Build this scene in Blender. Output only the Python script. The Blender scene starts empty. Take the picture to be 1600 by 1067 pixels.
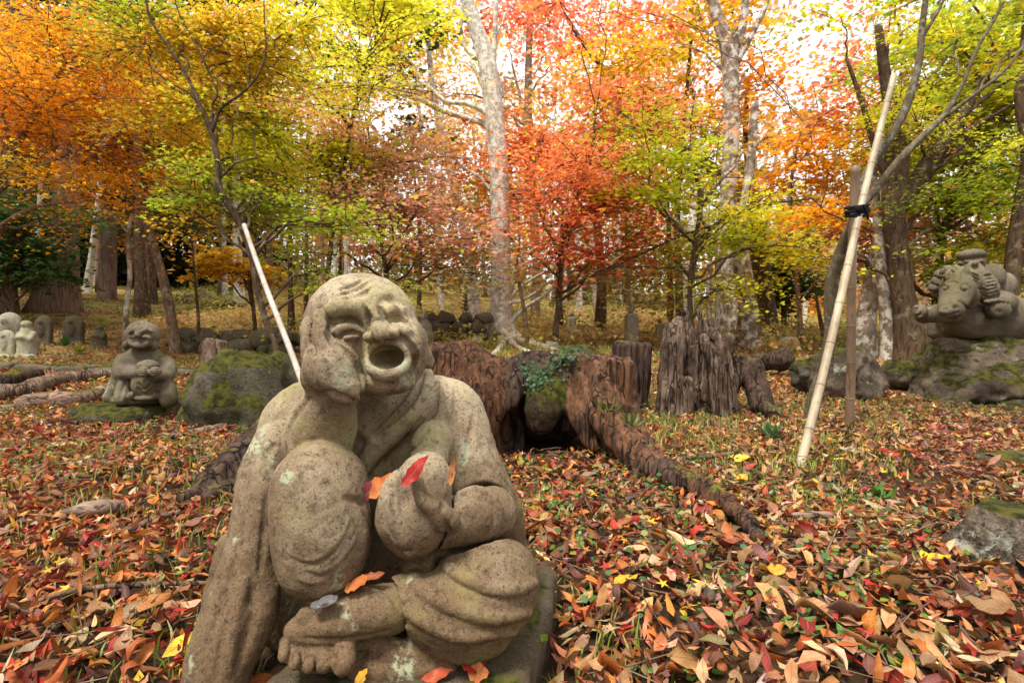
import bpy, bmesh, math, random
import numpy as np
from mathutils import Vector, Matrix

SC = bpy.context.scene
COL = SC.collection
FPX = 800.0          # focal length in photo pixels (1600 wide, 18 mm lens)
CAMH = 0.65          # the camera stands low, about knee height

# ------------------------------------------------------------------ camera, sky, sun
cam = bpy.data.cameras.new('camera'); cam.lens = 18; cam.sensor_width = 36; cam.clip_start = 0.02; cam.clip_end = 400
cam.dof.use_dof = True; cam.dof.focus_distance = 1.02; cam.dof.aperture_fstop = 11.0
co = bpy.data.objects.new('camera', cam); COL.objects.link(co); co.location = (0, 0, CAMH); co.rotation_euler = (math.pi / 2, 0, 0); SC.camera = co
SUN_EL, SUN_AZ = math.radians(64), math.radians(218)      # behind and above the photographer
world = bpy.data.worlds.new('World'); SC.world = world; world.use_nodes = True
wn = world.node_tree; bg = wn.nodes['Background']
sky = wn.nodes.new('ShaderNodeTexSky'); sky.sky_type = 'NISHITA'; sky.sun_disc = False; sky.sun_elevation = SUN_EL; sky.sun_rotation = SUN_AZ
mul = wn.nodes.new('ShaderNodeMix'); mul.data_type = 'RGBA'; mul.blend_type = 'MULTIPLY'; mul.inputs[0].default_value = 1; mul.inputs[7].default_value = (0.10, 0.10, 0.10, 1)
wn.links.new(sky.outputs[0], mul.inputs[6])
tcw = wn.nodes.new('ShaderNodeTexCoord'); nzw = wn.nodes.new('ShaderNodeTexNoise'); nzw.inputs['Scale'].default_value = 2.2; nzw.inputs['Detail'].default_value = 5
wn.links.new(tcw.outputs['Generated'], nzw.inputs['Vector'])
cl = wn.nodes.new('ShaderNodeMix'); cl.data_type = 'RGBA'; cl.inputs[6].default_value = (0.78, 0.79, 0.81, 1); cl.inputs[7].default_value = (0.97, 1.0, 1.04, 1)
wn.links.new(nzw.outputs['Fac'], cl.inputs[0])
ov = wn.nodes.new('ShaderNodeMix'); ov.data_type = 'RGBA'; ov.inputs[0].default_value = 0.92     # the overcast covers nearly all of the blue
wn.links.new(mul.outputs[2], ov.inputs[6]); wn.links.new(cl.outputs[2], ov.inputs[7]); wn.links.new(ov.outputs[2], bg.inputs['Color']); bg.inputs['Strength'].default_value = 1.0
sl = bpy.data.lights.new('sun', 'SUN'); sl.energy = 2.9; sl.angle = math.radians(12); sl.color = (1.0, 0.96, 0.90)
so = bpy.data.objects.new('sun', sl); COL.objects.link(so)
# sun direction: above and behind the camera, a little to its left
so.rotation_euler = (math.radians(26), 0, math.radians(-38)); so.location = (0, 0, 20)
sky.sun_rotation = math.radians(180 + 38); sky.sun_elevation = math.radians(64)
SC.view_settings.view_transform = 'Standard'; SC.view_settings.look = 'None'; SC.view_settings.exposure = 0.90; SC.view_settings.gamma = 1.0; SC.view_settings.use_curve_mapping = False
SC.cycles.max_bounces = 7; SC.cycles.diffuse_bounces = 4; SC.cycles.glossy_bounces = 2; SC.cycles.transmission_bounces = 5; SC.cycles.use_denoising = True


def W(px, py, d):
    """the point at distance d (m, along the view axis) seen at photo pixel px, py"""
    return np.array([(px - 800.0) / FPX * d, d, CAMH - (py - 533.5) / FPX * d])

# ------------------------------------------------------------------ noise
class Lattice:
    def __init__(s, seed):
        r = np.random.RandomState(seed)
        s.t = r.rand(32, 32, 32).astype(np.float32) * 2 - 1
    def __call__(s, P):
        P = np.asarray(P, dtype=np.float64)
        i = np.floor(P).astype(np.int64); f = (P - i); f = f * f * (3 - 2 * f)
        i &= 31; j = (i + 1) & 31
        t = s.t
        x0, y0, z0 = i[..., 0], i[..., 1], i[..., 2]; x1, y1, z1 = j[..., 0], j[..., 1], j[..., 2]
        fx, fy, fz = f[..., 0], f[..., 1], f[..., 2]
        a = t[x0, y0, z0] * (1 - fx) + t[x1, y0, z0] * fx
        b = t[x0, y1, z0] * (1 - fx) + t[x1, y1, z0] * fx
        c = t[x0, y0, z1] * (1 - fx) + t[x1, y0, z1] * fx
        d = t[x0, y1, z1] * (1 - fx) + t[x1, y1, z1] * fx
        return (a * (1 - fy) + b * fy) * (1 - fz) + (c * (1 - fy) + d * fy) * fz
LAT = [Lattice(s) for s in range(11, 17)]
_c, _s = math.cos(0.7), math.sin(0.7)
TURN = np.array([[_c, -_s, 0], [_s, _c, 0], [0, 0, 1]]) @ np.array([[1, 0, 0], [0, _c, -_s], [0, _s, _c]])
def fbm(P, freq, octaves=4, gain=0.5):
    P = np.asarray(P) * freq @ TURN; a = 1.0; o = 0.0
    for k in range(octaves):
        o = o + a * LAT[k % 6](P + 7.3 * k); P = P @ TURN * 2.03; a *= gain
    return o

# ------------------------------------------------------------------ carving stone and wood as a distance field
def smin(a, b, k):
    if k <= 1e-6: return np.minimum(a, b)
    h = np.maximum(k - np.abs(a - b), 0) / k
    return np.minimum(a, b) - h * h * k * 0.25
def rot(rx=0, ry=0, rz=0):
    from mathutils import Euler
    return np.array(Euler((math.radians(rx), math.radians(ry), math.radians(rz))).to_matrix())
class Sculpt:
    def __init__(s, lo, hi, h):
        s.lo = np.array(lo, float); s.h = h
        s.n = np.ceil((np.array(hi, float) - s.lo) / h).astype(int) + 1
        s.F = np.full(s.n, 1.0, np.float32); s.deep = 1.0
        s.ax = [(s.lo[i] + h * np.arange(s.n[i])).astype(np.float32) for i in range(3)]
    def sub(s, lo, hi, pad):
        a = np.clip(np.floor((np.array(lo) - pad - s.lo) / s.h).astype(int), 0, s.n)
        b = np.clip(np.ceil((np.array(hi) + pad - s.lo) / s.h).astype(int) + 1, 0, s.n)
        if (b <= a).any(): return None
        sl = tuple(slice(a[i], b[i]) for i in range(3))
        X = s.ax[0][sl[0]][:, None, None]; Y = s.ax[1][sl[1]][None, :, None]; Z = s.ax[2][sl[2]][None, None, :]
        return sl, X, Y, Z
    def put(s, sl, d, k, op):
        if op == '+': s.F[sl] = smin(s.F[sl], d, k)
        elif op == '-': s.F[sl] = -smin(-s.F[sl], d, k)
    def ell(s, c, r, R=None, k=0.01, op='+'):
        c = np.asarray(c, float); r = np.array(r if hasattr(r, '__len__') else (r, r, r), float)
        m = r.max(); q = s.sub(c - m, c + m, k + 3 * s.h)
        if q is None: return
        sl, X, Y, Z = q; X = X - c[0]; Y = Y - c[1]; Z = Z - c[2]
        if R is not None:
            A = R.T
            X, Y, Z = (A[0, 0] * X + A[0, 1] * Y + A[0, 2] * Z, A[1, 0] * X + A[1, 1] * Y + A[1, 2] * Z, A[2, 0] * X + A[2, 1] * Y + A[2, 2] * Z)
        k0 = np.sqrt((X / r[0]) ** 2 + (Y / r[1]) ** 2 + (Z / r[2]) ** 2)
        k1 = np.sqrt((X / r[0] ** 2) ** 2 + (Y / r[1] ** 2) ** 2 + (Z / r[2] ** 2) ** 2) + 1e-9
        s.put(sl, (k0 * (k0 - 1) / k1).astype(np.float32), k, op)
    def cone(s, a, b, ra, rb, k=0.01, op='+'):
        a = np.asarray(a, float); b = np.asarray(b, float); m = max(ra, rb)
        q = s.sub(np.minimum(a, b) - m, np.maximum(a, b) + m, k + 3 * s.h)
        if q is None: return
        sl, X, Y, Z = q; e = b - a; L = (e * e).sum() + 1e-12
        t = np.clip(((X - a[0]) * e[0] + (Y - a[1]) * e[1] + (Z - a[2]) * e[2]) / L, 0, 1)
        d = np.sqrt((X - a[0] - t * e[0]) ** 2 + (Y - a[1] - t * e[1]) ** 2 + (Z - a[2] - t * e[2]) ** 2) - (ra + (rb - ra) * t)
        s.put(sl, d.astype(np.float32), k, op)
    def box(s, c, hs, R=None, rad=0.01, k=0.01, op='+'):
        c = np.asarray(c, float); hs = np.array(hs, float); m = np.linalg.norm(hs) + rad
        q = s.sub(c - m, c + m, k + 3 * s.h)
        if q is None: return
        sl, X, Y, Z = q; X = X - c[0]; Y = Y - c[1]; Z = Z - c[2]
        if R is not None:
            A = R.T
            X, Y, Z = (A[0, 0] * X + A[0, 1] * Y + A[0, 2] * Z, A[1, 0] * X + A[1, 1] * Y + A[1, 2] * Z, A[2, 0] * X + A[2, 1] * Y + A[2, 2] * Z)
        qx = np.abs(X) - hs[0] + rad; qy = np.abs(Y) - hs[1] + rad; qz = np.abs(Z) - hs[2] + rad
        d = np.sqrt(np.maximum(qx, 0) ** 2 + np.maximum(qy, 0) ** 2 + np.maximum(qz, 0) ** 2) + np.minimum(np.maximum(qx, np.maximum(qy, qz)), 0) - rad
        s.put(sl, d.astype(np.float32), k, op)
    def path(s, pts, rs, k=0.01, op='+', kin=None):
        """one smooth limb through the points, then merged"""
        pts = [np.asarray(p, float) for p in pts]
        if not hasattr(rs, '__len__'): rs = [rs] * len(pts)
        m = max(rs); q = s.sub(np.min(pts, 0) - m, np.max(pts, 0) + m, k + 3 * s.h)
        if q is None: return
        sl, X, Y, Z = q; D = None
        for a, b, ra, rb in zip(pts[:-1], pts[1:], rs[:-1], rs[1:]):
            e = b - a; L = (e * e).sum() + 1e-12
            t = np.clip(((X - a[0]) * e[0] + (Y - a[1]) * e[1] + (Z - a[2]) * e[2]) / L, 0, 1)
            d = np.sqrt((X - a[0] - t * e[0]) ** 2 + (Y - a[1] - t * e[1]) ** 2 + (Z - a[2] - t * e[2]) ** 2) - (ra + (rb - ra) * t)
            D = d if D is None else smin(D, d, kin if kin is not None else min(ra, rb) * 0.5)
        s.put(sl, D.astype(np.float32), k, op)
    # --- pixel helpers: r in photo pixels at that depth
    def B(s, px, py, d, rx, rz=None, ry=None, roll=0, k=8, op='+', tilt=0, yaw=0, seam=0):
        u = d / FPX; rz = rx if rz is None else rz; ry = min(rx, rz) if ry is None else ry
        if seam: s.B(px, py, d, rx + seam, rz + seam, ry + seam, roll, seam, '-', tilt, yaw)
        R = rot(tilt, roll, yaw)
        s.ell(W(px, py, d), (rx * u, ry * u, rz * u), R, k * u, op)
    def L(s, pts, rs, k=8, op='+', seam=0):
        d0 = pts[0][2] / FPX
        if not hasattr(rs, '__len__'): rs = [rs] * len(pts)
        if seam: s.L(pts, [r + seam for r in rs], seam, '-')
        # denser, smoothly bent chain
        A = np.array([list(p) + [r] for p, r in zip(pts, rs)], float)
        if len(A) > 2:
            P = np.vstack([2 * A[0] - A[1], A, 2 * A[-1] - A[-2]]); out = []
            for i in range(len(A) - 1):
                for f in (0, 1 / 3, 2 / 3):
                    p0, p1, p2, p3 = P[i:i + 4]
                    out.append(0.5 * (2 * p1 + (p2 - p0) * f + (2 * p0 - 5 * p1 + 4 * p2 - p3) * f ** 2 + (3 * p1 - p0 - 3 * p2 + p3) * f ** 3))
            A = np.array(out + [A[-1]])
        s.path([W(*a[:3]) for a in A], [a[3] * a[2] / FPX for a in A], k * d0, op, 0.004 if op == '+' else None)
    def depth(s, px, py, d0=None, d1=None):
        ys = s.ax[1] if d0 is None else np.arange(d0, d1 or s.ax[1][-1], s.h)
        X = ((px - 800) / FPX * ys - s.lo[0]) / s.h; Z = (CAMH - (py - 533.5) / FPX * ys - s.lo[2]) / s.h; Y = (ys - s.lo[1]) / s.h
        ok = (X >= 0) & (X < s.n[0] - 1) & (Z >= 0) & (Z < s.n[2] - 1) & (Y >= 0) & (Y < s.n[1] - 1)
        v = np.full(len(ys), 1.0); i = np.nonzero(ok)[0]
        x, y, z = X[i], Y[i], Z[i]; a, b, c = x.astype(int), y.astype(int), z.astype(int); fx, fy, fz = x - a, y - b, z - c
        acc = 0
        for p in (0, 1):
            for q in (0, 1):
                for r in (0, 1):
                    acc = acc + s.F[a + p, b + q, c + r] * (fx if p else 1 - fx) * (fy if q else 1 - fy) * (fz if r else 1 - fz)
        v[i] = acc
        j = np.nonzero(v < 0)[0]
        if not len(j): return None
        j = j[0]
        if j > 0 and v[j - 1] < 0.5: return ys[j - 1] + s.h * v[j - 1] / (v[j - 1] - v[j] + 1e-9)
        return ys[j]
    def line(s, pts, r, out=0.0, k=3, op='+', n=None):
        """ridge (+) or groove (-) that follows the carved surface; out>0 lifts it off the surface (in radii)"""
        pts = np.array(pts, float); n = n or max(2, int(np.abs(np.diff(pts, axis=0)).sum() / 6))
        t = np.linspace(0, len(pts) - 1, n); i = np.minimum(t.astype(int), len(pts) - 2); f = (t - i)
        # Catmull-Rom
        P = np.vstack([2 * pts[0] - pts[1], pts, 2 * pts[-1] - pts[-2]])
        p0, p1, p2, p3 = P[i], P[i + 1], P[i + 2], P[i + 3]; f = f[:, None]
        Q = 0.5 * (2 * p1 + (p2 - p0) * f + (2 * p0 - 5 * p1 + 4 * p2 - p3) * f ** 2 + (3 * p1 - p0 - 3 * p2 + p3) * f ** 3)
        rr = (np.interp(t, np.linspace(0, len(pts) - 1, len(r)), r) if hasattr(r, '__len__') else np.full(n, float(r))) * (s.deep if op == '-' else 1)
        C = []; RR = []
        D = [s.depth(x, y) for x, y in Q]
        G = [v for v in D if v is not None]
        if len(G) < 2: return
        D = np.interp(np.arange(len(D)), [i for i, v in enumerate(D) if v is not None], G)
        if len(D) > 5: D = np.convolve(np.pad(D, 2, 'edge'), [.1, .2, .4, .2, .1], 'valid')
        for (x, y), q, d in zip(Q, rr, D):
            C.append(W(x, y, d - out * q * d / FPX)); RR.append(q * d / FPX)
        if len(C) > 1: s.path(C, RR, k * C[0][1] / FPX, op)
    def chop(s, c, r, n, seed, k=.02):
        """knock flat faces off a stone"""
        rs = np.random.RandomState(seed); X = s.ax[0][:, None, None] - c[0]; Y = s.ax[1][None, :, None] - c[1]; Z = s.ax[2][None, None, :] - c[2]
        for _ in range(n):
            v = rs.randn(3); v[2] = abs(v[2]) * .8; v /= np.linalg.norm(v); e = np.array(r) * v; dist = np.linalg.norm(e) * (.72 + .22 * rs.rand())
            s.F = -smin(-s.F, -(X * v[0] + Y * v[1] + Z * v[2] - dist).astype(np.float32), k)
    def dot(s, px, py, r, out=0.0, k=1.0, op='+', rz=None):
        d = s.depth(px, py)
        if d is not None: s.B(px, py, d - out * r * d / FPX, r, rz or r, r, k=k, op=op)
    def mesh(s):
        return surface_nets(s.F, s.lo, s.h)

def surface_nets(F, lo, h):
    S = F < 0
    nx, ny, nz = F.shape
    c = S[:-1, :-1, :-1].astype(np.uint8)
    for dx in (0, 1):
        for dy in (0, 1):
            for dz in (0, 1):
                if dx + dy + dz: c = c + S[dx:nx - 1 + dx, dy:ny - 1 + dy, dz:nz - 1 + dz]
    act = (c > 0) & (c < 8); I, J, K = np.nonzero(act)
    idx = np.full(act.shape, -1, np.int32); idx[I, J, K] = np.arange(len(I))
    acc = np.zeros((len(I), 3)); cnt = np.zeros(len(I))
    off = [(a, b, g) for a in (0, 1) for b in (0, 1) for g in (0, 1)]
    for p in off:
        for a in range(3):
            if p[a]: continue
            q = list(p); q[a] = 1
            v0 = F[I + p[0], J + p[1], K + p[2]]; v1 = F[I + q[0], J + q[1], K + q[2]]
            m = (v0 < 0) != (v1 < 0); t = np.where(m, v0 / (v0 - v1 + 1e-20), 0)
            for b in range(3): acc[:, b] += np.where(m, p[b] + (t if b == a else 0), 0)
            cnt += m
    V = lo + h * (np.stack([I, J, K], 1) + acc / cnt[:, None])
    quads = []
    for a in range(3):
        sl0 = [slice(None)] * 3; sl1 = [slice(None)] * 3; sl0[a] = slice(0, -1); sl1[a] = slice(1, None)
        m = S[tuple(sl0)] != S[tuple(sl1)]; E = np.nonzero(m); inside = S[tuple(sl0)][E]
        b, g = [(1, 2), (2, 0), (0, 1)][a]
        ok = (E[b] > 0) & (E[g] > 0) & (E[b] < idx.shape[b]) & (E[g] < idx.shape[g])
        E = [e[ok] for e in E]; inside = inside[ok]
        def at(db, dg):
            e = [E[0].copy(), E[1].copy(), E[2].copy()]; e[b] = e[b] + db; e[g] = e[g] + dg
            return idx[e[0], e[1], e[2]]
        q = np.stack([at(-1, -1), at(0, -1), at(0, 0), at(-1, 0)], 1)
        q[~inside] = q[~inside][:, ::-1]
        quads.append(q)
    return V, np.concatenate(quads)

# ------------------------------------------------------------------ objects
def mesh_np(name, V, Fq, smooth=True, attrs=None, mat=None):
    V = np.asarray(V, np.float32); me = bpy.data.meshes.new(name)
    if isinstance(Fq, (list, tuple)): groups = [np.asarray(f, np.int32) for f in Fq if len(f)]
    else: groups = [np.asarray(Fq, np.int32)]
    nl = sum(g.size for g in groups); nf = sum(len(g) for g in groups)
    me.vertices.add(len(V)); me.vertices.foreach_set('co', V.ravel())
    me.loops.add(nl); me.loops.foreach_set('vertex_index', np.concatenate([g.ravel() for g in groups]))
    starts = []; tot = 0
    for g in groups:
        starts.append(tot + np.arange(len(g)) * g.shape[1]); tot += g.size
    me.polygons.add(nf); me.polygons.foreach_set('loop_start', np.concatenate(starts).astype(np.int32))
    me.polygons.foreach_set('use_smooth', np.full(nf, smooth, bool))
    me.update(calc_edges=True); me.validate()
    for k, a in (attrs or {}).items():
        a = np.asarray(a, np.float32)
        if a.ndim == 2:
            at = me.attributes.new(k, 'FLOAT_COLOR', 'POINT')
            if a.shape[1] == 3: a = np.hstack([a, np.ones((len(a), 1), np.float32)])
            at.data.foreach_set('color', a.ravel())
        else:
            at = me.attributes.new(k, 'FLOAT', 'POINT'); at.data.foreach_set('value', a)
    if mat: me.materials.append(mat)
    return me
def link(name, me, parent=None, label=None, cat=None, group=None, kind=None, loc=None):
    o = bpy.data.objects.new(name, me); COL.objects.link(o)
    if parent: o.parent = parent
    if label: o['label'] = label
    if cat: o['category'] = cat
    if group: o['group'] = group
    if kind: o['kind'] = kind
    if loc is not None: o.location = loc
    return o
def thing(name, label, cat, group=None, loc=(0, 0, 0)):
    return link(name, None, None, label, cat, group, None, loc)

def carve_main_statue(h):
    s = Sculpt((-0.66, 0.70, 0.01), (0.10, 1.40, 0.82), h)
    B, L, line = s.B, s.L, s.line; s.deep = 1.28
    # --- head
    B(566, 511, 1.00, 86, 84, 88, roll=12, k=1)
    B(600, 560, 0.965, 64, 56, 66, roll=12, k=26)
    B(545, 545, 0.965, 44, 44, 50, k=20)
    B(632, 538, 0.950, 33, 40, 52, k=20)
    # brows, cheeks, chin
    B(600, 597, 0.925, 48, 18, 30, roll=4, k=12)
    line([(508, 492), (522, 483), (540, 479), (556, 481), (568, 489)], [8, 12, 14, 13, 9], 0.0, 5)
    line([(600, 491), (612, 484), (626, 484), (639, 494)], [7, 9, 9, 5], 0.0, 5)
    B(534, 551, 0.915, 30, 22, 22, k=12)
    B(638, 541, 0.903, 20, 27, 18, k=10)
    # sockets under the brows
    line([(513, 508), (530, 503), (548, 504), (567, 513)], [4, 6, 7, 6], 0.15, 2, '-')
    line([(600, 509), (611, 499), (627, 497), (642, 506)], [4, 5, 5, 3], 0.15, 2, '-')
    # closed eyes: mound, lid, deep crescent slit
    B(545, 522, 0.897, 25, 13, 15, roll=6, k=2)
    B(624, 517, 0.893, 23, 13, 15, roll=16, k=2)
    line([(517, 525), (526, 515), (540, 510), (556, 511), (569, 520)], [3, 4.5, 5, 5, 3], 0.15, 1.5)
    line([(527, 532), (533, 524), (541, 519.5), (551, 518.5), (560, 521), (568, 528)], [1.8, 3.4, 4.4, 4.4, 3.4, 1.8], 0.0, 0.8, '-')
    line([(529, 530), (534, 524), (541, 520), (551, 519), (560, 521.5), (566, 526)], [1.5, 2.4, 3.0, 3.0, 2.4, 1.5], -0.8, 0.6, '-')
    line([(603, 512), (609, 506), (620, 502), (632, 504), (641, 510)], [1.5, 2.2, 2.6, 2.2, 1.2], -0.8, 0.6, '-')
    line([(601, 512), (609, 503), (620, 499), (633, 501), (644, 510)], [2.5, 4.4, 5.2, 4.6, 2], 0.0, 0.8, '-')
    # furrows between the brows
    line([(580, 474), (584, 487), (589, 500)], [5, 6, 6], 0.1, 2)
    line([(571, 476), (573, 489), (577, 505)], [3, 5, 5.5], 0.0, 1.5, '-')
    line([(592, 476), (596, 488), (602, 503)], [2.5, 4, 4.5], 0.0, 1.5, '-')
    line([(572, 482), (574, 491), (577, 502)], [2.5, 3.5, 3.5], -0.6, 1.2, '-'); line([(594, 480), (597, 489), (602, 500)], [2, 3, 3], -0.6, 1.2, '-')
    line([(540, 501), (552, 502), (564, 508)], [3, 4, 4], -0.6, 1.5, '-')
    # nose: short, broad, turned up
    L([(589, 510, 0.886), (594, 516, 0.874), (598, 521, 0.866)], [9, 13, 14], 4)
    B(579, 526, 0.876, 11.5, 9, 12, roll=-15, k=3); B(614, 521, 0.872, 10, 9, 11, roll=10, k=3)
    line([(565, 521), (567, 530), (573, 538)], [2, 3, 3], 0.1, 1.5, '-'); line([(625, 517), (627, 526), (623, 533)], [2, 2.5, 2.5], 0.1, 1.5, '-')
    # muzzle and open mouth
    B(603, 563, 0.910, 41, 37, 31, roll=-3, k=3)
    line([(563, 531), (561, 548), (563, 568), (573, 587)], [4.5, 6.5, 6.5, 5], 0.0, 1.5, '-')
    line([(629, 529), (643, 545), (648, 564), (641, 583)], [4, 6, 6, 5], 0.0, 1.5, '-')
    C = []
    for a in range(0, 361, 15):
        q = math.radians(a); C.append((605.5 + 30 * math.cos(q), 558 - 23 * math.sin(q) + 1.5 * math.cos(q)))
    line(C, 5.6, 0.0, 4.0, n=40)
    line([(575, 565), (585, 578), (605, 584), (626, 578), (637, 564)], [6, 10, 11, 10, 6], -0.1, 5)
    B(605.5, 558, 0.885, 27, 19.5, 44, roll=-2, k=1.5, op='-')
    B(606, 575, 0.925, 21, 8, 30, k=4)
    line([(588, 548), (600, 544), (615, 544), (626, 549)], [3, 4, 4, 3], -0.2, 2)
    B(587, 533.5, 0.870, 5, 2.6, 10, roll=-8, k=1.2, op='-'); B(603, 532, 0.866, 5, 2.6, 10, k=1.2, op='-')
    line([(580, 591), (598, 597), (618, 595), (635, 585)], [3, 4.5, 4.5, 3], 0.4, 4, '-')
    # forehead wrinkles
    for pts in ([(527, 454), (541, 450.5), (556, 444), (570, 435.5)], [(530, 461), (551, 456.5), (565, 449), (578, 440)], [(538, 468), (556, 463), (571, 457), (582, 448)]):
        line(pts, [2, 3.6, 3.8, 2], -0.1, 1.4, '-')
        line([(x + 2, y - 4.5) for x, y in pts], [1.5, 3, 3, 1.5], -0.35, 2.5)
    line([(597, 470), (610, 466), (622, 471), (630, 482)], [4, 6, 6, 3], 0.35, 6, '-')
    line([(640, 520), (650, 528), (655, 540)], [2, 2.5, 2], 0.2, 2, '-')
    # ear lobe on the far side
    L([(656, 520, 1.00), (663, 545, 1.00), (668, 562, 0.995), (670, 571, 0.99)], [9, 8, 9, 5], 4)
    H = s.F; s.F = np.full(s.n, 1.0, np.float32)
    # --- torso under the robe
    B(590, 760, 1.17, 150, 165, 120, k=10)
    B(598, 665, 1.12, 78, 66, 74, k=30)
    L([(585, 650, 1.11), (580, 560, 1.08)], [56, 46], 24)     # neck
    B(690, 668, 1.13, 62, 84, 70, roll=-22, k=35)             # his left shoulder
    B(476, 672, 1.13, 66, 80, 70, roll=24, k=35)              # his right shoulder
    L([(706, 650, 1.10), (728, 730, 1.06), (752, 790, 1.04)], [50, 54, 48], 30)
    L([(748, 745, 1.06), (782, 800, 1.06), (800, 846, 1.08)], [36, 34, 22], 20)   # falling sleeve edge
    # chest opening
    B(590, 660, 0.985, 36, 46, 26, roll=-12, k=14, op='-')
    # collar bands
    line([(668, 584), (657, 618), (640, 645), (612, 676), (588, 700), (566, 735)], [9, 13, 15, 16, 15, 11], 0.1, 3)
    line([(683, 596), (678, 640), (660, 668), (632, 695), (606, 722)], [3, 4.5, 5, 5, 4], -0.1, 1.5, '-')
    line([(661, 582), (649, 614), (628, 640), (600, 665), (578, 684)], [3, 5, 6, 5, 4], -0.1, 1.5, '-')
    line([(712, 602), (712, 640), (698, 672), (672, 700)], [3, 4, 4, 3], 0.1, 2, '-')
    line([(558, 668), (575, 682), (590, 694)], [5, 7, 7], -0.3, 3)
    line([(740, 650), (735, 690), (722, 730)], [3, 5, 3], 0.4, 4, '-')
    # head joins
    s.F = smin(s.F, H, 0.006)
    # --- his right arm: forearm rising from the knee to the cheek
    L([(497, 690, 0.975), (507, 655, 0.960), (522, 616, 0.930)], [54, 49, 33], 2)
    line([(456, 700), (450, 672), (468, 640), (487, 618)], [3, 5, 5, 3], 0.3, 4, '-')
    # hand on the cheek
    B(518, 573, 0.880, 45, 43, 31, roll=38, k=1)
    B(539, 597, 0.884, 30, 37, 28, roll=-22, k=8)
    B(498, 588, 0.920, 26, 34, 32, roll=-10, k=12)
    L([(514, 552, 0.874), (504, 528, 0.872), (498, 508, 0.876), (495, 492, 0.884)], [20, 13.5, 12, 9.5], 1)
    B(520, 570, 0.896, 44, 38, 30, roll=38, k=6)
    L([(490, 566, 0.905), (483, 535, 0.905), (479, 514, 0.915), (480, 502, 0.93)], [18, 11.5, 10, 8], 1.5)
    line([(513, 506), (516, 526), (533, 545), (553, 560), (563, 578), (566, 592), (567, 602)], [3.5, 5, 5.5, 5.5, 5.5, 5, 3], -0.1, 1.0, '-')
    line([(492, 556), (489, 540), (486.5, 520), (485, 500)], [2.5, 3.6, 3.8, 3.4], -0.3, 0.8, '-'); line([(489, 540), (486.5, 520), (485.5, 502)], [2, 2.6, 2.4], -1.2, 0.8, '-')
    line([(485, 494), (488, 485), (496, 480), (505, 485), (511, 498), (514, 512)], [2.5, 3.4, 3.6, 3.6, 3.8, 3.5], 0.0, 0.8, '-')
    line([(493, 615), (515, 612), (540, 622), (556, 628)], [2, 3.5, 4.5, 3], 0.2, 3, '-')
    line([(555, 566), (563, 590), (566, 612), (558, 632)], [2, 3, 3, 3], 0.6, 2, '-')
    # --- sleeve falling from his right arm
    L([(428, 690, 1.02), (412, 745, 0.985), (404, 800, 0.955), (392, 870, 0.925), (370, 950, 0.890), (348, 1020, 0.860), (335, 1085, 0.840)], [30, 37, 37, 41, 48, 50, 46], 10, seam=2)
    L([(404, 900, 0.915), (400, 960, 0.885), (380, 1020, 0.860)], [30, 32, 24], 10)
    L([(360, 850, 0.99), (345, 960, 0.97), (330, 1050, 0.95)], [20, 30, 34], 22)
    line([(441, 692), (424, 700), (417, 716), (424, 750)], [3, 4, 4, 2], 0.3, 4, '-')
    line([(388, 745), (384, 800), (372, 860), (350, 930), (325, 1000)], [2, 4, 5, 6, 4], 0.4, 4, '-')
    line([(418, 770), (414, 830), (407, 890)], [3, 5, 3], 0.4, 4, '-')
    line([(398, 915), (392, 935), (396, 955), (384, 1000), (372, 1040)], [3, 6, 5, 7, 5], 0.4, 4, '-')
    line([(352, 975), (343, 1020), (338, 1060)], [3, 5, 4], 0.4, 4, '-')
    line([(384, 905), (372, 950), (362, 1000), (358, 1050)], [4, 6, 6, 4], -0.3, 7)
    # --- raised right knee and shin
    B(500, 766, 0.905, 74, 76, 70, k=2.5)
    B(503, 832, 0.885, 77, 84, 62, k=24)
    B(500, 884, 0.880, 60, 48, 50, k=26)
    line([(541, 779), (556, 783), (572, 790)], [3, 5, 4], 0.3, 4, '-')
    line([(556, 795), (568, 830), (566, 860)], [4, 7, 4], -0.4, 8)
    for pts, r in (([(450, 866), (468, 877), (490, 880), (513, 868), (533, 845), (547, 815)], 3.4), ([(480, 893), (497, 898), (515, 894), (537, 876), (556, 848)], 3.0), ([(447, 884), (462, 903), (484, 915), (508, 914)], 2.4)):
        line(pts, [r * .4, r, r * 1.1, r, r * .4], 0.25, 2.5, '-')
        line([(x - 1, y - 6) for x, y in pts], [r * .6, r * 1.2, r * 1.2, r * .6], -0.45, 4)
    # --- his left leg lying across
    B(760, 915, 0.925, 82, 78, 72, roll=12, k=6, seam=4)
    L([(790, 900, 0.96), (740, 945, 0.905), (680, 950, 0.88), (628, 922, 0.885)], [52, 66, 52, 24], 14)
    B(715, 985, 0.905, 80, 40, 55, roll=8, k=14)
    def fold(pts, r, g):
        line(pts, [g * .5, g, g * 1.1, g, g * .6], 0.20, 1.6, '-')
        line([(x + 3, y - r * 1.05) for x, y in pts], [r * .5, r, r, r, r * .6], -0.45, 5)
    fold([(685, 886), (706, 903), (732, 917), (767, 930), (806, 931), (834, 920)], 10, 4.2)
    fold([(633, 898), (655, 931), (704, 960), (767, 976), (824, 969)], 11, 4.2)
    fold([(612, 915), (632, 955), (668, 985), (725, 1004), (800, 998)], 10, 3.6)
    line([(768, 867), (790, 863), (813, 869)], [2, 3, 2], 0.2, 2, '-')
    line([(700, 872), (740, 858), (790, 853)], [3, 5, 3], -0.4, 6)
    # --- upper foot, lying on its side
    L([(614, 950, 0.880), (572, 956, 0.862), (520, 972, 0.850), (478, 984, 0.845)], [36, 37, 31, 25], 5, seam=4)
    B(480, 960, 0.842, 19, 13, 17, roll=-15, k=6)
    B(462, 984, 0.842, 17, 17, 18, k=8)
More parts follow.
